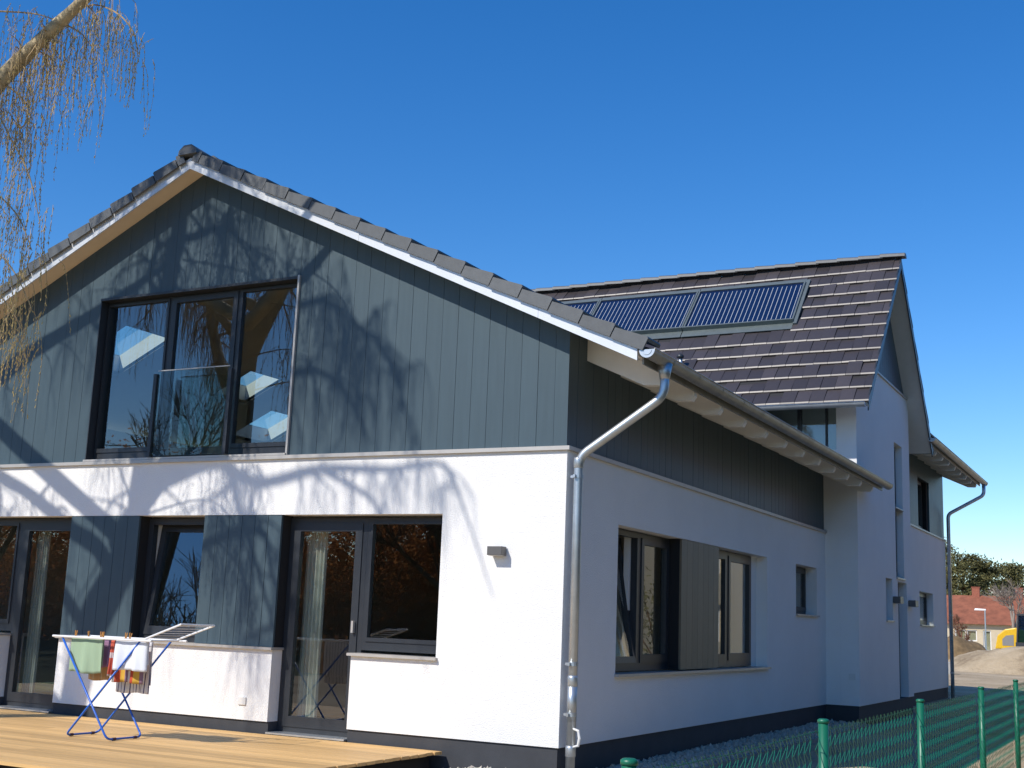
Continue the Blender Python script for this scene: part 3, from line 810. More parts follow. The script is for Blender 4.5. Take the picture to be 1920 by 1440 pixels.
# ---------------------------------------------------------------- drying rack and laundry
BLUE = M_("blue_enamel", (.02,.12,.52), .35); WHITEM = M_("white_enamel", (.78,.78,.77), .35); RUB = M_("rubber_foot", (.05,.02,.05), .6)
DZK = .202
rack = tag(empty("drying_rack", (-4.05,-1.5,DZK)), "blue and white folding laundry drying rack standing on the timber deck", "drying rack")
def rk(p): return (p[0]+4.05, p[1]+1.5, p[2]-DZK)
def rt(mb, pts, r, n=8): return mb.tube([rk(p) for p in pts], r, n)
yn, yf = -1.74, -1.29; zt = 1.128; zf = DZK+.014
rt(MB(), arc([(-4.50,yn,zt-.01),(-3.80,yn,zf),(-3.80,yf,zf),(-4.50,yf,zt-.01)], .06), .010).build("leg_frame", BLUE, rack, smooth=True)
rt(MB(), arc([(-3.52,yn+.02,zt-.01),(-4.35,yn+.02,zf),(-4.35,yf-.02,zf),(-3.52,yf-.02,zt-.01)], .06), .010).build("leg_frame", BLUE, rack, smooth=True)
for x in (-3.80, -4.35):
    for y in (yn+.09, yf-.09): rt(MB(), [(x,y-.02,zf),(x,y+.02,zf)], .0135).build("foot", RUB, rack)
mb = MB(); rt(mb, [(-4.62,yn-.01,zt),(-3.35,yn-.01,zt)], .011); rt(mb, [(-4.62,yf+.01,zt),(-3.35,yf+.01,zt)], .011)
rt(mb, [(-4.60,yn-.01,zt),(-4.60,yf+.01,zt)], .009); rt(mb, [(-3.45,yn-.01,zt),(-3.45,yf+.01,zt)], .009); mb.build("top_frame", WHITEM, rack)
for k in range(8):
    y = yn+.04+k*(yf-yn-.08)/7; rt(MB(), [(-4.60,y,zt),(-3.45,y,zt)], .0026, 5).build("wire", WHITEM, rack)
mb = MB(); rt(mb, [(-3.46,yn,zt+.01),(-3.02,yn,1.292),(-3.02,yf,1.286),(-3.46,yf,zt+.01)], .010); wing = mb.build("wing", WHITEM, rack)
for k in range(6):
    t = (k+.7)/6.6; x = -3.46+.44*t; z = zt+.01+.155*t; rt(MB(), [(x,yn,z),(x,yf,z)], .0026, 5).build("wire", WHITEM, wing)

def cloth(name, x0, x1, y, ztop, drop, mat, label, drop2=None, sag=.012, skew=0.0, cat="laundry"):
    """cloth folded over a wire: front and back fall"""
    mb = MB(); nu, nv = 14, 12; drop2 = drop*.8 if drop2 is None else drop2
    vs = []; ph = random.uniform(0, 6)
    rows = [(-drop2*(1-i/nv), +1) for i in range(nv)]+[(0, 0)]+[(-drop*(i+1)/nv, -1) for i in range(nv)]
    for (dz, s) in rows:
        for i in range(nu+1):
            u = i/nu; x = x0+(x1-x0)*u+skew*dz+.006*math.sin(5*u+8*dz)
            f = abs(dz)/max(drop, .01)
            yy_ = y+s*.007+f*.020*math.sin(u*9+ph)+f*.010*math.sin(u*23+ph*2+4*dz)
            zz = ztop+dz+.006*f*math.sin(u*7+ph)-(sag*math.sin(math.pi*u)*(.3))
            vs.append((x, yy_, zz))
    m = nu+1; fs = [(r*m+i, r*m+i+1, (r+1)*m+i+1, (r+1)*m+i) for r in range(len(rows)-1) for i in range(nu)]
    mb.add(vs, fs); o = mb.build(name, mat, None, smooth=True)
    md = o.modifiers.new("thickness", 'SOLIDIFY'); md.thickness = .003
    return tag(o, label, cat, None)
def cloth_mat(name, c1, c2=None, scale=0, thick=.5, axis=0, c3=None):
    m = M_(name, c1, .95, spec=.05, bump=.15, bscale=260)
    if c2 is None: return m
    n = m.node_tree.nodes; l = m.node_tree.links; p = n["Principled BSDF"]
    tc = n.new("ShaderNodeTexCoord"); sp = n.new("ShaderNodeSeparateXYZ"); l.new(tc.outputs["Object"], sp.inputs[0])
    mu = n.new("ShaderNodeMath"); mu.operation = 'MULTIPLY'; mu.inputs[1].default_value = scale; l.new(sp.outputs[axis], mu.inputs[0])
    frc = n.new("ShaderNodeMath"); frc.operation = 'FRACT'; l.new(mu.outputs[0], frc.inputs[0])
    cr = n.new("ShaderNodeValToRGB"); cr.color_ramp.interpolation = 'CONSTANT'
    e = cr.color_ramp.elements; e[0].color = (*c1,1); e[1].position = thick; e[1].color = (*c2,1)
    if c3:
        for pos, cc in c3: k = e.new(pos); k.color = (*cc,1)
    l.new(frc.outputs[0], cr.inputs[0]); l.new(cr.outputs[0], p.inputs["Base Color"])
    return m
cloth("towel", -4.40, -3.98, yn+.03, zt+.004, .33, cloth_mat("green_terry", (.33,.44,.30)), "pale green towel hanging over the drying rack")
cloth("cloth", -4.33, -4.02, yn+.20, zt+.004, .40, cloth_mat("orange_stripe", (.50,.31,.16), (.42,.28,.17), 14, .6, 0, [(.8,(.55,.42,.27))]), "orange and brown striped cloth hanging behind the green towel", drop2=.3)
cloth("cloth", -4.12, -3.97, yn+.12, zt+.004, .27, cloth_mat("mauve_cloth", (.34,.20,.32)), "mauve cloth hanging between the green and white towels", drop2=.2)
cloth("cloth", -3.94, -3.89, yn+.09, zt+.004, .34, cloth_mat("red_edge", (.55,.12,.08), (.6,.5,.5), 5, .75, 2), "narrow red and white cloth strip beside the white towel")
cloth("towel", -3.82, -3.42, yn+.03, zt+.004, .28, cloth_mat("white_terry", (.72,.75,.80)), "white towel hanging at the front of the drying rack")
cloth("cloth", -3.93, -3.55, yn+.14, zt+.004, .40, cloth_mat("patch_cloth", (.62,.38,.07), (.25,.16,.22), 5.2, .30, 0, [(.52,(.65,.60,.56)),(.74,(.50,.09,.05))]), "patchwork cloth of yellow, red and purple squares behind the white towel", drop2=.3)
cloth("tea_towel", -4.0, -3.59, yn+.27, zt+.004, .50, cloth_mat("striped_linen", (.74,.73,.74), (.05,.05,.16), 24, .80, 0), "white tea towel with thin dark stripes, lowest hanging on the rack", drop2=.42)
pegm = M_("wooden_peg", (.55,.26,.06), .6)
for i, (x, y, a) in enumerate([(-4.36,yn+.03,.2),(-4.19,yn+.03,-.3),(-4.03,yn+.03,.3),(-4.0,yn+.03,-.1),(-3.80,yn+.12,.2),(-3.72,yn+.09,.4)]):
    mb = MB()
    for s in (-1, 1): mb.hexa([(s*.003-.003,-.005,-.02),(s*.003+.003,-.005,-.02),(s*.003+.003,.005,-.02),(s*.003-.003,.005,-.02)], [(s*.010-.003,-.005,.05),(s*.010+.003,-.005,.05),(s*.010+.003,.005,.05),(s*.010-.003,.005,.05)])
    o = mb.build("clothes_peg", pegm); o.location = (x, y, zt+.012); o.rotation_euler = (0, a*.4, a)
    tag(o, ["small wooden clothes peg at the green towel's corner farthest from the white towel","small wooden clothes peg at the middle of the green towel","small wooden clothes peg on the green towel's end by the mauve cloth, turned towards it","small wooden clothes peg standing between the green towel and the mauve cloth","small wooden clothes peg behind the white towel, standing upright","small wooden clothes peg above the white towel, leaning"][i], "clothes peg", "clothes pegs on the rack")

# ---------------------------------------------------------------- trees
def strand(mb, p, L, rng, r=.0048, seg=7, sway=.10, side=3, wind=(0,0)):
    pts = [Vector(p)]; d = Vector((rng.uniform(-.5,.5), rng.uniform(-.5,.5), rng.uniform(-.3,.25)))
    for i in range(seg):
        d = d*.72+Vector((rng.uniform(-sway,sway)+wind[0], rng.uniform(-sway,sway)+wind[1], -.42))
        pts.append(pts[-1]+d.normalized()*(L/seg))
    mb.tube(pts, [r*(1-.75*i/seg)+.0006 for i in range(seg+1)], side, False)
    return pts
def catkin(mb, p, rng, L=.035, r=.0045):
    d = Vector((rng.uniform(-.5,.5), rng.uniform(-.5,.5), -1)).normalized()*L
    p = Vector(p); mb.tube([p, p+d*.5, p+d], [r*.5, r, r*.4], 4, False)
BARK = M_("birch_bark", (.44,.35,.21), .9, var=.45, vscale=5, bump=.5, bscale=25, stretch=(1,1,2.5))
TWIG = M_("birch_twig", (.40,.28,.14), .8, var=.25, vscale=4)
CATK = M_("birch_catkin", (.55,.40,.15), .85, var=.3, vscale=3)
rng = random.Random(11)
SV = Vector((.46, 1.0, -.98))
def sh(px, py, D): return on_wall(px, py) - SV*D
def smooth_path(pts, rs, sub=5):
    P = [Vector(p) for p in pts]; out = []; ro = []
    for i in range(len(P)-1):
        p0 = P[max(i-1,0)]; p1 = P[i]; p2 = P[i+1]; p3 = P[min(i+2,len(P)-1)]
        for k in range(sub):
            t = k/sub
            q = .5*((2*p1)+(p2-p0)*t+(2*p0-5*p1+4*p2-p3)*t*t+(3*p1-p0-3*p2+p3)*t**3)
            out.append(q); ro.append(rs[i]*(1-t)+rs[i+1]*t)
    out.append(P[-1]); ro.append(rs[-1]); return out, ro
birch = tag(empty("birch_tree", (-8.4,-4.7,0)), "weeping birch with yellowish catkins hanging in front of the gable", "tree")
T0 = Vector((-8.4,-4.7,0))
wood = MB(); twigs = MB(); cats = MB()
limbs = []
def limb(pts, rs, sub=5):
    p, r = smooth_path(pts, rs, sub)
    wood.tube([q-T0 for q in p], [a*(1+rng.uniform(-.06,.06)) for a in r], 8); limbs.append((p, r)); return p
trunk_pts = [(-8.4,-4.7,-.2), (-8.35,-4.65,2.2), (-8.25,-4.6,4.4), sh(165,1190,4.5), sh(215,1085,4.45), sh(256,1000,4.4), sh(262,930,4.4), sh(285,780,4.4), sh(303,600,4.4), sh(322,480,4.4), sh(338,400,4.4), sh(352,300,4.4), sh(380,180,4.3)]
limb(trunk_pts, [.26,.23,.21,.19,.18,.17,.165,.15,.14,.12,.105,.07,.02])
limb([sh(215,1085,4.45), sh(180,1025,4.3), sh(130,990,4.0), sh(60,930,3.8), sh(-40,860,3.5), sh(-120,760,3.2)], [.11,.10,.085,.07,.05,.02])
# the limb that shows in the upper left of the view
vl = [sh(250,1010,4.4), Vector((-7.3,-3.6,5.75)), on_wall(-90,235,-2.7), on_wall(0,150,-2.42), on_wall(80,72,-2.4), on_wall(165,-8,-2.4), on_wall(260,-110,-2.35), on_wall(330,-160,-2.3)]
limb(vl, [.12,.115,.105,.088,.070,.055,.035,.018])
limb([Vector((-7.3,-3.6,5.75)), sh(-60,740,3.4), sh(0,700,3.1), sh(60,655,3.0), sh(130,612,2.9), sh(190,575,2.9), sh(270,520,2.8), sh(330,480,2.6)], [.10,.095,.09,.08,.07,.06,.04,.02])
limb([sh(310,560,4.4), sh(278,520,4.2), sh(292,450,4.1), sh(280,380,4.0), sh(262,330,3.9)], [.05,.042,.034,.026,.012])
limb([sh(330,445,4.4), sh(362,440,4.1), sh(400,425,3.9), sh(432,432,3.7), sh(462,475,3.5), sh(480,520,3.4)], [.055,.045,.038,.030,.018,.008])
limb([sh(345,350,4.4), sh(390,335,4.4), sh(450,340,4.3), sh(500,380,4.2), sh(530,450,4.1)], [.04,.034,.026,.018,.008])
limb([sh(300,640,4.40), sh(420,590,4.90), sh(545,572,5.28), sh(600,558,5.40), sh(645,590,5.53), sh(700,635,5.65), sh(745,720,5.78), sh(768,830,5.78)], [.06,.05,.038,.030,.026,.022,.016,.007])
limb([sh(290,760,4.40), sh(400,740,4.90), sh(480,720,5.15), sh(580,690,5.40), sh(650,740,5.53), sh(690,830,5.65)], [.06,.05,.04,.030,.020,.008])
limb([sh(265,900,4.40), sh(390,860,4.78), sh(480,905,5.03), sh(600,880,5.15), sh(730,880,5.28), sh(830,872,5.40), sh(872,960,5.53), sh(925,1120,5.53)], [.075,.06,.05,.040,.030,.022,.014,.006])
limb([sh(262,930,4.40), sh(410,870,5.03), sh(450,960,5.28), sh(480,1060,5.40), sh(520,1200,5.53)], [.06,.05,.042,.03,.01])
limb([sh(256,1000,4.40), sh(320,1040,4.90), sh(480,990,5.40), sh(510,1080,5.53), sh(560,1180,5.65)], [.05,.044,.04,.022,.008])
limb([sh(600,880,5.15), sh(700,940,5.40), sh(720,1020,5.40), sh(770,1100,5.53), sh(800,1260,5.53)], [.03,.024,.02,.014,.006])
limb([sh(165,1190,4.5), sh(100,1090,4.6), sh(0,1000,4.8), sh(-150,930,5.2)], [.09,.075,.055,.03])
limb([(-8.25,-4.6,4.6), (-9.3,-5.2,5.8), (-10.2,-5.8,7.4), (-10.6,-6.2,9.0)], [.12,.10,.07,.03])
limb([sh(303,600,4.4), (-8.8,-5.6,10.2), (-9.5,-6.6,11.3)], [.07,.05,.02])
# side branches and hanging strands
def spread(p, r, nb, blen, strands, slen, bias=(0,0,.25), t0=.25, tr=.0044):
    n = len(p)
    for _ in range(nb):
        i = min(n-2, int((t0+(1-t0)*rng.random())*(n-1))); o = p[i].lerp(p[i+1], rng.random())
        d = Vector((rng.gauss(0,1)+bias[0], rng.gauss(0,1)+bias[1], rng.gauss(0,.6)+bias[2]-.15)).normalized()
        L = blen*rng.uniform(.5,1.2); pts = [o]; k = 6
        for j in range(k):
            d = (d+Vector((rng.uniform(-.38,.38), rng.uniform(-.38,.38), rng.uniform(-.3,.12)-.03*j))).normalized(); pts.append(pts[-1]+d*(L/k))
        r0 = min(.024 if tr > .003 else .008, r[i]*.55)
        twigs.tube([q-T0 for q in pts], [r0*(1-.8*j/k)+.001 for j in range(k+1)], 4, False)
        for _s in range(strands):
            j = rng.randint(2, k); q = pts[j]
            sp = strand(twigs, q-T0, slen*rng.uniform(.4,1.15), rng, r=tr, sway=.13)
            for m_ in range(2, len(sp)):
                if rng.random() < .55: catkin(cats, sp[m_], rng, .03, .004)
for idx, (p, r) in enumerate(limbs):
    L = sum((p[i+1]-p[i]).length for i in range(len(p)-1))
    nb = int(L*3.0)
    if idx == 0: spread(p, r, 60, 1.3, 10, 1.0, t0=.42)
    elif idx == 3: spread(p, r, int(nb*.8), .7, 6, .6, tr=.003)
    elif idx == 2: spread(p[:int(len(p)*.76)], r, 24, .45, 6, .5, t0=.40, tr=.0026)
    elif idx in (7, 8): spread(p[:int(len(p)*.9)], r, int(nb*2.4), .60, 12, .8, tr=.0052)
    elif 4 <= idx <= 6: spread(p, r, int(nb*2.8), .85, 13, .9, tr=.0052)
    elif idx in (9, 12): spread(p[:int(len(p)*.85)], r, int(nb*1.5), .40, 8, .7, tr=.0046)
    else: spread(p, r, int(nb*1.7), .85, 11, .95, tr=.0048)
# dense catkin curtain under the limb in view and at the frame's left edge
p2, r2 = limbs[2]
for _ in range(230):
    px = rng.uniform(-60, 225); py0 = rng.uniform(-40, 190) if px < 200 else rng.uniform(-60, 40)
    py0 = max(py0, 150-px*1.0) if px < 170 else py0
    q = on_wall(px, py0, -2.45+abs(rng.gauss(0,.5)))
    L = rng.uniform(.35, 1.0)
    sp = strand(twigs, q-T0, L, rng, r=.0024, seg=8, sway=.10)
    for m_ in range(1, len(sp)):
        for _k in range(2):
            if rng.random() < .8: catkin(cats, sp[m_].lerp(sp[m_-1], rng.random()), rng, .03, .0045)
hang = [[on_wall(-120,180,-2.6), on_wall(-20,200,-2.5), on_wall(20,260,-2.4), on_wall(55,330,-2.35), on_wall(75,420,-2.3)],
        [on_wall(-120,330,-2.6), on_wall(-30,350,-2.5), on_wall(30,400,-2.4), on_wall(60,470,-2.35)],
        [on_wall(-160,480,-2.5), on_wall(-40,460,-2.4), on_wall(20,500,-2.35), on_wall(60,580,-2.3)],
        [on_wall(90,75,-2.4), on_wall(160,12,-2.3), on_wall(215,22,-2.3), on_wall(250,60,-2.3), on_wall(258,105,-2.3)],
        [on_wall(0,150,-2.42), on_wall(50,195,-2.3), on_wall(40,240,-2.3), on_wall(10,200,-2.2)],
        [on_wall(-40,20,-2.3), on_wall(60,25,-2.3), on_wall(110,40,-2.35)],
        [on_wall(-150,560,-2.5), on_wall(-30,540,-2.4), on_wall(20,580,-2.35), on_wall(50,640,-2.3)]]
for h in hang:
    p, r = smooth_path(h, [.012]+[.008]*(len(h)-2)+[.003], 4)
    twigs.tube([q-T0 for q in p], r, 5, False)
    for _ in range(46):
        i = rng.randint(len(p)//4, len(p)-1)
        sp = strand(twigs, p[i]+Vector((rng.gauss(0,.05),rng.gauss(0,.15),0))-T0, rng.uniform(.3,.85), rng, r=.0024, seg=8, sway=.10)
        for m_ in range(1, len(sp)):
            for _k in range(2):
                if rng.random() < .75: catkin(cats, sp[m_].lerp(sp[m_-1], rng.random()), rng, .03, .0045)
wood.build("trunk", BARK, birch, smooth=True)
twigs.build("crown", TWIG, birch, kind="stuff"); cats.build("catkins", CATK, birch, kind="stuff")

def bare_tree(loc, h, seed, label, mat, group=None, spreadk=1.0, twigr=.012, name="bare_tree", depth=5, first=.22):
    rg = random.Random(seed); w = MB(); c = MB()
    def grow(p, d, L, r, lev):
        pts = [p]; k = 4 if lev < 3 else 3
        for j in range(k):
            d = (d+Vector((rg.uniform(-.18,.18), rg.uniform(-.18,.18), rg.uniform(-.02,.10)))).normalized(); pts.append(pts[-1]+d*(L/k))
        (w if lev < 2 else c).tube(pts, [r*(1-.45*j/k) for j in range(k+1)], 6 if lev < 2 else 3, False)
        if lev >= depth: return
        nb = rg.randint(3, 4) if lev < depth-1 else rg.randint(4, 6)
        for b in range(nb):
            t = rg.uniform(.35, 1.0); q = pts[min(k, int(t*k)+0)]
            e = (d+Vector((rg.gauss(0,.6), rg.gauss(0,.6), rg.gauss(.12,.35)))*spreadk).normalized()
            grow(q, e, L*rg.uniform(.55,.78), max(r*.55, twigr*.5), lev+1)
    o = tag(empty(name, loc), label, "tree", group)
    grow(Vector((0,0,-.1)), Vector((0,0,1)), h*.36, h*first/12, 0)
    w.build("trunk", mat, o, smooth=True); c.build("crown", mat, o, kind="stuff"); return o
BROWN = M_("brown_twig", (.15,.085,.045), .9, var=.2, vscale=2)
GREYTW = M_("grey_twig", (.26,.21,.17), .9, var=.2, vscale=2)
RUSTY = M_("rusty_foliage", (.28,.115,.045), .9, var=.3, vscale=1.5)
def translucent(m, c):
    n = m.node_tree.nodes; l = m.node_tree.links; p = n["Principled BSDF"]; o = n["Material Output"]
    t = n.new("ShaderNodeBsdfTranslucent"); t.inputs[0].default_value = (*c, 1); x = n.new("ShaderNodeMixShader"); x.inputs[0].default_value = .5
    l.new(p.outputs[0], x.inputs[1]); l.new(t.outputs[0], x.inputs[2]); l.new(x.outputs[0], o.inputs[0])
translucent(RUSTY, (.62,.25,.08))
# trees across the garden, which the front windows mirror
for i, (x, y, h, m, lab) in enumerate([(-19,-15,12,BROWN,"tall bare brown tree nearest across the garden"), (-25,-22,14,GREYTW,"tall grey bare tree second across the garden"),
        (-13.5,-21,11,BROWN,"broad bare tree across the garden beyond the deck"), (-31,-19,13,BROWN,"bare tree at the end of the garden row"), (-19,-30,15,GREYTW,"highest bare tree at the back of the garden row")]):
    bare_tree((x,y,0), h, 30+i, lab, m, "bare trees across the garden", twigr=.03)
def leafy(loc, rx, rz, n, leaf, mat, seed, label, name="shrub", cat="shrub", trunk=True, z0=0., group=None, ncl=18):
    rg = random.Random(seed); mb = MB(); o = tag(empty(name, loc), label, cat, group)
    cl = [(rg.uniform(-1,1)*rx*.75, rg.uniform(-1,1)*rx*.75, z0+rg.uniform(.08,1)*rz) for _ in range(ncl)]
    for _ in range(n):
        c = rg.choice(cl); s = rx*.38
        p = Vector((c[0]+rg.gauss(0,s), c[1]+rg.gauss(0,s), max(.05, c[2]+rg.gauss(0,rz*.10))))
        a = Vector((rg.gauss(0,1),rg.gauss(0,1),rg.gauss(0,1))).normalized(); b = a.orthogonal().normalized(); L = leaf*rg.uniform(.6,1.3)
        mb.add([p-a*L-b*L*.35, p+a*L-b*L*.35, p+a*L+b*L*.35, p-a*L+b*L*.35], [(0,1,2,3)])
    mb.build("crown", mat, o, kind="stuff")
    if trunk:
        t = MB(); t.tube([(0,0,-.1),(.05,.03,z0+rz*.5),(0,0,z0+rz*.9)], [rx*.07,rx*.05,rx*.015], 7)
        for c in cl[:8]: t.tube([(0,0,z0+rz*.2),(c[0]*.5,c[1]*.5,c[2]*.7),c], [rx*.03,rx*.02,rx*.008], 5)
        t.build("trunk", BROWN, o)
    return o
hl = ["standing closest to the sand yard", "second along the hedge row", "third along the hedge row", "fourth along the hedge row", "fifth along the hedge row", "sixth along the hedge row", "seventh along the hedge row", "at the far end of the hedge row"]
for i in range(8):
    leafy((-11.5-4.3*i,-25.5+.8*math.sin(i*2.1)-.25*i,0), 2.9, 6.2+.7*math.sin(i*1.7), 13000, .085, RUSTY, 60+i, "rusty brown dense hedge tree "+hl[i], "hedge_tree", "tree", group="rusty hedge trees across the garden", ncl=34)
for i in range(7):  # back row added to block bright horizon gaps mirrored in the windows
    leafy((-14-5.2*i,-32+.9*math.sin(i*1.3),0), 3.0, 3.6+.4*math.sin(i*2.3), 6000, .16, RUSTY, 160+i, "low rusty brown hedge added to block the bright horizon, "+["first beyond the yard","second beyond the yard","third beyond the yard","fourth beyond the yard","fifth beyond the yard","sixth beyond the yard","last beyond the yard"][i], "hedge_tree", "tree", group="added back-row hedges blocking the bright horizon", ncl=40)
CONIF = M_("dark_conifer", (.022,.036,.016), .9, var=.4, vscale=2)
hl = ["beside the front of the house", "second beyond the wire fence", "third beyond the wire fence", "fourth beyond the wire fence", "last before the cream house"]
for i in range(5):  # unseen row added to cut sky light on the shaded side wall
    leafy((12.0+.3*math.sin(i*3),-4.5+4.6*i,0), 2.3, 6.5, 7000, .13, CONIF, 80+i, "unseen dark conifer added to shade the side wall, "+hl[i], "shade_conifer", "tree", group="unseen conifers added to shade the side wall", ncl=34)

# ---------------------------------------------------------------- neighbour house to the right (mirrored in the side windows)
nb = tag(empty("neighbour_house", (9,18,0)), "cream rendered neighbour house beyond the wire fence", "house")
CREAM = M_("cream_render", (.68,.57,.38), .9, var=.05, vscale=1)
wall_grid(0, 24, 0, 5.6, [(6,7.2,1,2.3),(14,15.2,1,2.3),(6,7.2,3.4,4.7),(14,15.2,3.4,4.7)], .3, lambda u,d,z: (d, u, z)).build("wall", CREAM, nb)
MB().box(.31,9,0,24,0,5.6).build("wall", CREAM, nb)
for (u, z) in ((6,1),(14,1),(6,3.4),(14,3.4)):
    f = MB(); framebox(f, lambda u,d,z: (d,u,z), u, u+1.2, z, z+1.3, .1, .16, .07); f = f.build("window", FRAMEIN, nb)
    MB().box(.12,.14,u+.07,u+1.13,z+.07,z+1.23).build("pane", GLASS, f)
MB().prism([(-.6,-.5,5.5),(9.6,-.5,5.5),(4.5,-.5,9.2)], (0,25,0)).build("roof", M_("red_tile_far", (.30,.085,.045), .8, var=.2, vscale=3), nb)
leafy((6.8,21,0), 1.0, 2.6, 900, .06, M_("spring_leaf", (.16,.15,.05), .8, var=.3), 91, "thin young bush between the wire fence and the cream house")

# ---------------------------------------------------------------- background
def mound(name, loc, rx, ry, h, mat, label, seed, cat="heap"):
    rg = random.Random(seed); n = 26; mb = MB(); vs = []
    for i in range(n+1):
        for j in range(n+1):
            u, v = i/n*2-1, j/n*2-1; d = math.hypot(u, v)
            k = max(0, 1-d**1.7)
            z = h*k*(1+.22*math.sin(5*u+seed)*math.cos(4*v+seed))+(rg.uniform(-.04,.04)*h if k > 0 else -.05)
            vs.append((u*rx, v*ry, z))
    fs = [(i*(n+1)+j, (i+1)*(n+1)+j, (i+1)*(n+1)+j+1, i*(n+1)+j+1) for i in range(n) for j in range(n)]
    o = mb.add(vs, fs).build(name, mat, None, smooth=True); o.location = loc
    return tag(o, label, cat)
mound("sand_heap", (.2,53,-.04), 5.6, 5, 1.62, SAND, "broad pale sand heap in front of the yellow excavator", 3)
mound("earth_heap", (-5.3,60,-.04), 2.4, 2.4, 1.55, M_("dry_earth", (.20,.13,.06), .95, var=.4, vscale=2.5, bump=.8, bscale=5), "brown overgrown earth heap beside the far corner of the house", 5)
blk = MB().box(-.25,.25,-.25,.25,0,.5).build("concrete_block", M_("concrete", (.35,.34,.32), .9, var=.15), bevel=.02); blk.location = (-3.35,44,-.02); tag(blk, "small grey concrete block standing on the sand near the house", "block")

# red-roofed cottage
ct = tag(empty("cottage", (-24,150,0)), "long low cottage with cream walls and orange-red tiled roof in the distance", "house")
CW = M_("cottage_wall", (.55,.46,.32), .9, var=.1, vscale=1)
hs = [(5.5,6.75,1.2,2.5),(6.85,8.0,1.2,2.5),(8.7,9.6,.1,2.5),(12.5,13.8,1.2,2.5),(16,17.2,1.2,2.5)]
wall_grid(0, 26, 0, 3.3, hs, .3, fr()).build("wall", CW, ct)
MB().box(0,26,.31,9,0,3.3).build("wall", CW, ct)
for k, (a, b, c, d) in enumerate(hs):
    f = MB(); framebox(f, fr(), a, b, c, d, .1, .18, .12); f = f.build("door" if k == 2 else "window", FRAMEIN, ct)
    MB().box(a+.12,b-.12,.13,.15,c+.12,d-.12).build("pane", GLASS, f)
RT = M_("cottage_tile", (.25,.085,.045), .85, var=.3, vscale=1.2, bump=.5, bscale=6)
rf = MB().prism([(-.5,-.6,3.2),(-.5,9.6,3.2),(-.5,4.5,6.75)], (27,0,0)).build("roof", RT, ct)
for x in (7.0, 12.0): 
    MB().box(x,x+.9,4.2,4.9,6.2,7.7).box(x-.06,x+.96,4.14,4.96,7.7,7.8).build("chimney", M_("chimney_brick", (.30,.10,.06), .9, var=.2, vscale=6), rf)
# far pines
PINE = M_("pine_needles", (.11,.10,.030), .9, var=.5, vscale=.6); PBARK = M_("pine_bark", (.16,.08,.045), .9, var=.3)
def pine(loc, h, seed, label, w=2.6):
    rg = random.Random(seed); o = tag(empty("pine_tree", loc), label, "tree", "pines behind the cottage"); mb = MB(); t = MB()
    t.tube([(0,0,0),(.15,.1,h*.5),(0,0,h*.95)], [.28,.2,.05], 8)
    for _ in range(52):
        z = h*rg.uniform(.34,1.0); rr = w*(1.08-abs(z/h-.62)*1.5)*rg.uniform(.35,1); a = rg.uniform(0,6.28)
        c = Vector((math.cos(a)*rr, math.sin(a)*rr, z)); t.tube([(0,0,z-.5),c*.6+Vector((0,0,(z-.3)*.4)),c], [.07,.05,.02], 4, False)
        s = rg.uniform(.45,.85)
        for _k in range(130):
            p = c+Vector((rg.gauss(0,s), rg.gauss(0,s), rg.gauss(0,s*.45)))
            d = Vector((rg.gauss(0,1),rg.gauss(0,1),rg.gauss(.4,.8))).normalized(); b = d.orthogonal().normalized(); L = rg.uniform(.16,.34)
            mb.add([p-b*L*.4, p+b*L*.4, p+d*L*1.4], [(0,1,2)])
    t.build("trunk", PBARK, o); mb.build("crown", PINE, o, kind="stuff")
pine((-23.5,172,0), 15.0, 1, "dark pine rising beside the house corner downpipe", 2.2)
pine((-20.0,168,0), 12.6, 2, "broad olive pine behind the cottage's first chimney", 3.0)
pine((-17.2,170,0), 11.8, 3, "rounded pine between the two cottage chimneys", 2.6)
pine((-14.6,176,0), 11.6, 4, "thin pine behind the cottage's second chimney", 2.2)
bare_tree((-8.8,118,0), 11.5, 5, "tall bare tree behind the excavator cab", GREYTW, twigr=.03)
bare_tree((-12.4,112,0), 6.0, 8, "small reddish bare tree in front of the cottage", M_("red_twig", (.20,.09,.05), .9), twigr=.03, spreadk=1.3)
bare_tree((-6.4,130,0), 12.5, 9, "bare tree rising beside the tall one behind the excavator", GREYTW, twigr=.03)
# street lamp
sl = tag(empty("street_lamp", (-9.4,105,0)), "slim grey street lamp with flat white head in front of the cottage", "street lamp")
MB().tube([(0,0,0),(0,0,3.95)], [.07,.05], 10).build("post", ZINC, sl)
MB().hexa([(-.85,-.15,3.9),(.08,-.1,3.9),(.08,.1,3.9),(-.85,.15,3.9)], [(-.8,-.1,4.06),(.08,-.08,4.02),(.08,.08,4.02),(-.8,.1,4.06)]).build("lamp_head", WHITEM, sl)
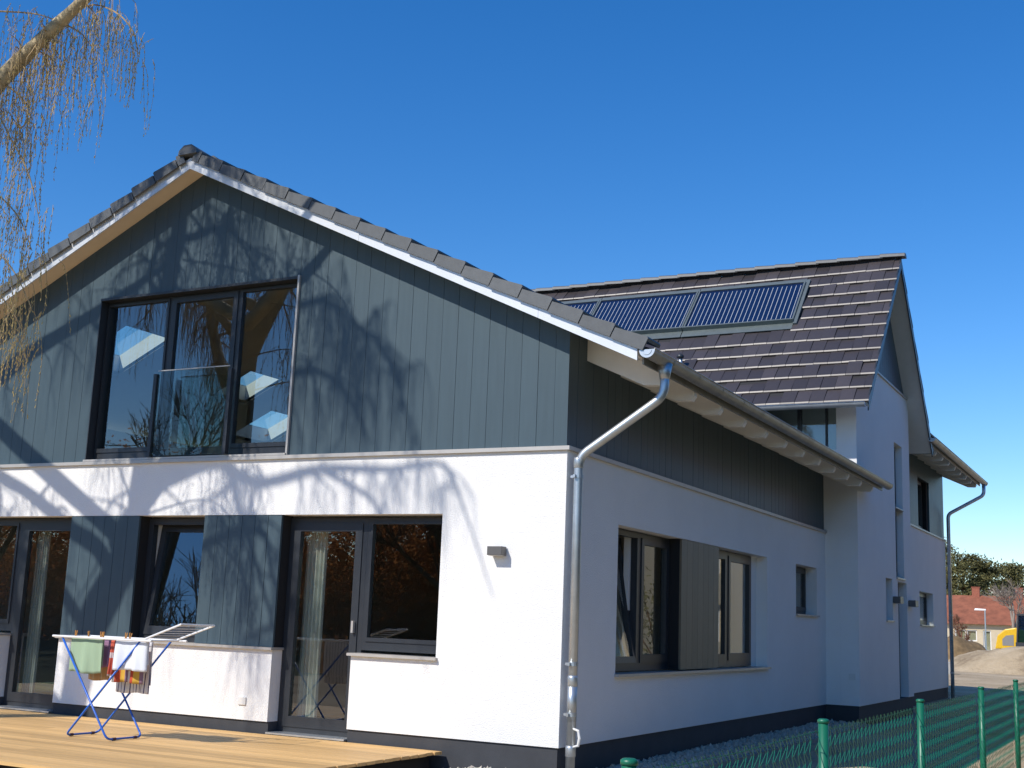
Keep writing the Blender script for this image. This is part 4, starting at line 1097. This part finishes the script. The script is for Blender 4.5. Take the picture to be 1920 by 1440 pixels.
# excavator
YEL = M_("excavator_yellow", (.72,.42,.01), .4, var=.08); CABG = glass_mat("cab_glass", 1.6, (.08,.22,.45)); DARKM = M_("dark_steel", (.03,.032,.036), .5)
ex = tag(empty("excavator", (-2.3,66,0)), "yellow excavator with dark glazed cab parked behind the sand heap", "excavator")
body = MB().prism([(-1.65,-.95,.95),(.1,-.95,.95),(.1,-.95,1.95),(-.55,-.95,2.15),(-1.1,-.95,2.05),(-1.5,-.95,1.7)], (0,1.9,0)).build("body", YEL, ex, bevel=.06)
MB().prism([(-1.25,-.962,1.15),(-.65,-.962,1.15),(-.65,-.962,1.75),(-1.05,-.962,1.7),(-1.25,-.962,1.5)], (0,.01,0)).build("vent_panel", M_("vent_grey", (.22,.21,.2), .6), body)
cabf = MB()
for (x, y) in ((-.5,-1.0),(.75,-1.0),(-.5,.0),(.75,.0)): cabf.tube([(x,y,.95),(x+(.12 if x < 0 else -.1),y,2.85)], .05, 6)
cabf.box(-.45,.72,-1.06,.06,2.82,2.92); cabf.box(-.55,.8,-1.05,.05,.9,1.35)
cab = cabf.build("cab", DARKM, ex)
MB().hexa([(-.46,-1.0,1.36),(.71,-1.0,1.36),(.71,.0,1.36),(-.46,.0,1.36)], [(-.38,-1.0,2.81),(.65,-1.0,2.81),(.65,.0,2.81),(-.38,.0,2.81)]).build("pane", CABG, cab)
for y in (-1.0, .55):
    MB().prism([(-1.4,y,.15),(-1.1,y,0),(1.3,y,0),(1.6,y,.15),(1.6,y,.55),(1.3,y,.7),(-1.1,y,.7),(-1.4,y,.55)], (0,.45,0)).build("track", DARKM, ex)
MB().prism([(.4,.3,1.2),(.7,.3,1.1),(2.6,.3,3.2),(4.2,.3,3.0),(4.2,.3,3.3),(2.5,.3,3.6)], (0,.35,0)).build("boom", YEL, ex)
MB().prism([(4.0,.35,3.35),(4.3,.35,3.3),(4.0,.35,1.2),(3.8,.35,1.2)], (0,.25,0)).build("arm", YEL, ex)
MB().prism([(3.6,.2,1.3),(4.15,.2,1.3),(4.2,.2,.6),(3.4,.2,.4),(3.3,.2,.9)], (0,.6,0)).build("bucket", DARKM, ex)
# parked car
car = tag(empty("parked_car", (-14.2,112,0)), "dark parked car half hidden behind the house corner", "car")
DC = M_("car_paint", (.02,.02,.025), .25)
MB().prism([(-2.1,-.85,.35),(2.1,-.85,.35),(2.15,-.85,.75),(1.3,-.85,.95),(.7,-.85,1.42),(-1.0,-.85,1.45),(-1.7,-.85,.98),(-2.1,-.85,.9)], (0,1.7,0)).build("body", DC, car, bevel=.06)
MB().prism([(1.15,-.862,.96),(.64,-.862,1.35),(-.95,-.862,1.38),(-1.5,-.862,.98)], (0,.01,0)).build("side_window", FRAME, car)
for x in (-1.35, 1.35):
    for y in (-.87, .67): MB().tube([(x,y,.32),(x,y+.2,.32)], .32, 14).build("wheel", DARKM, car)
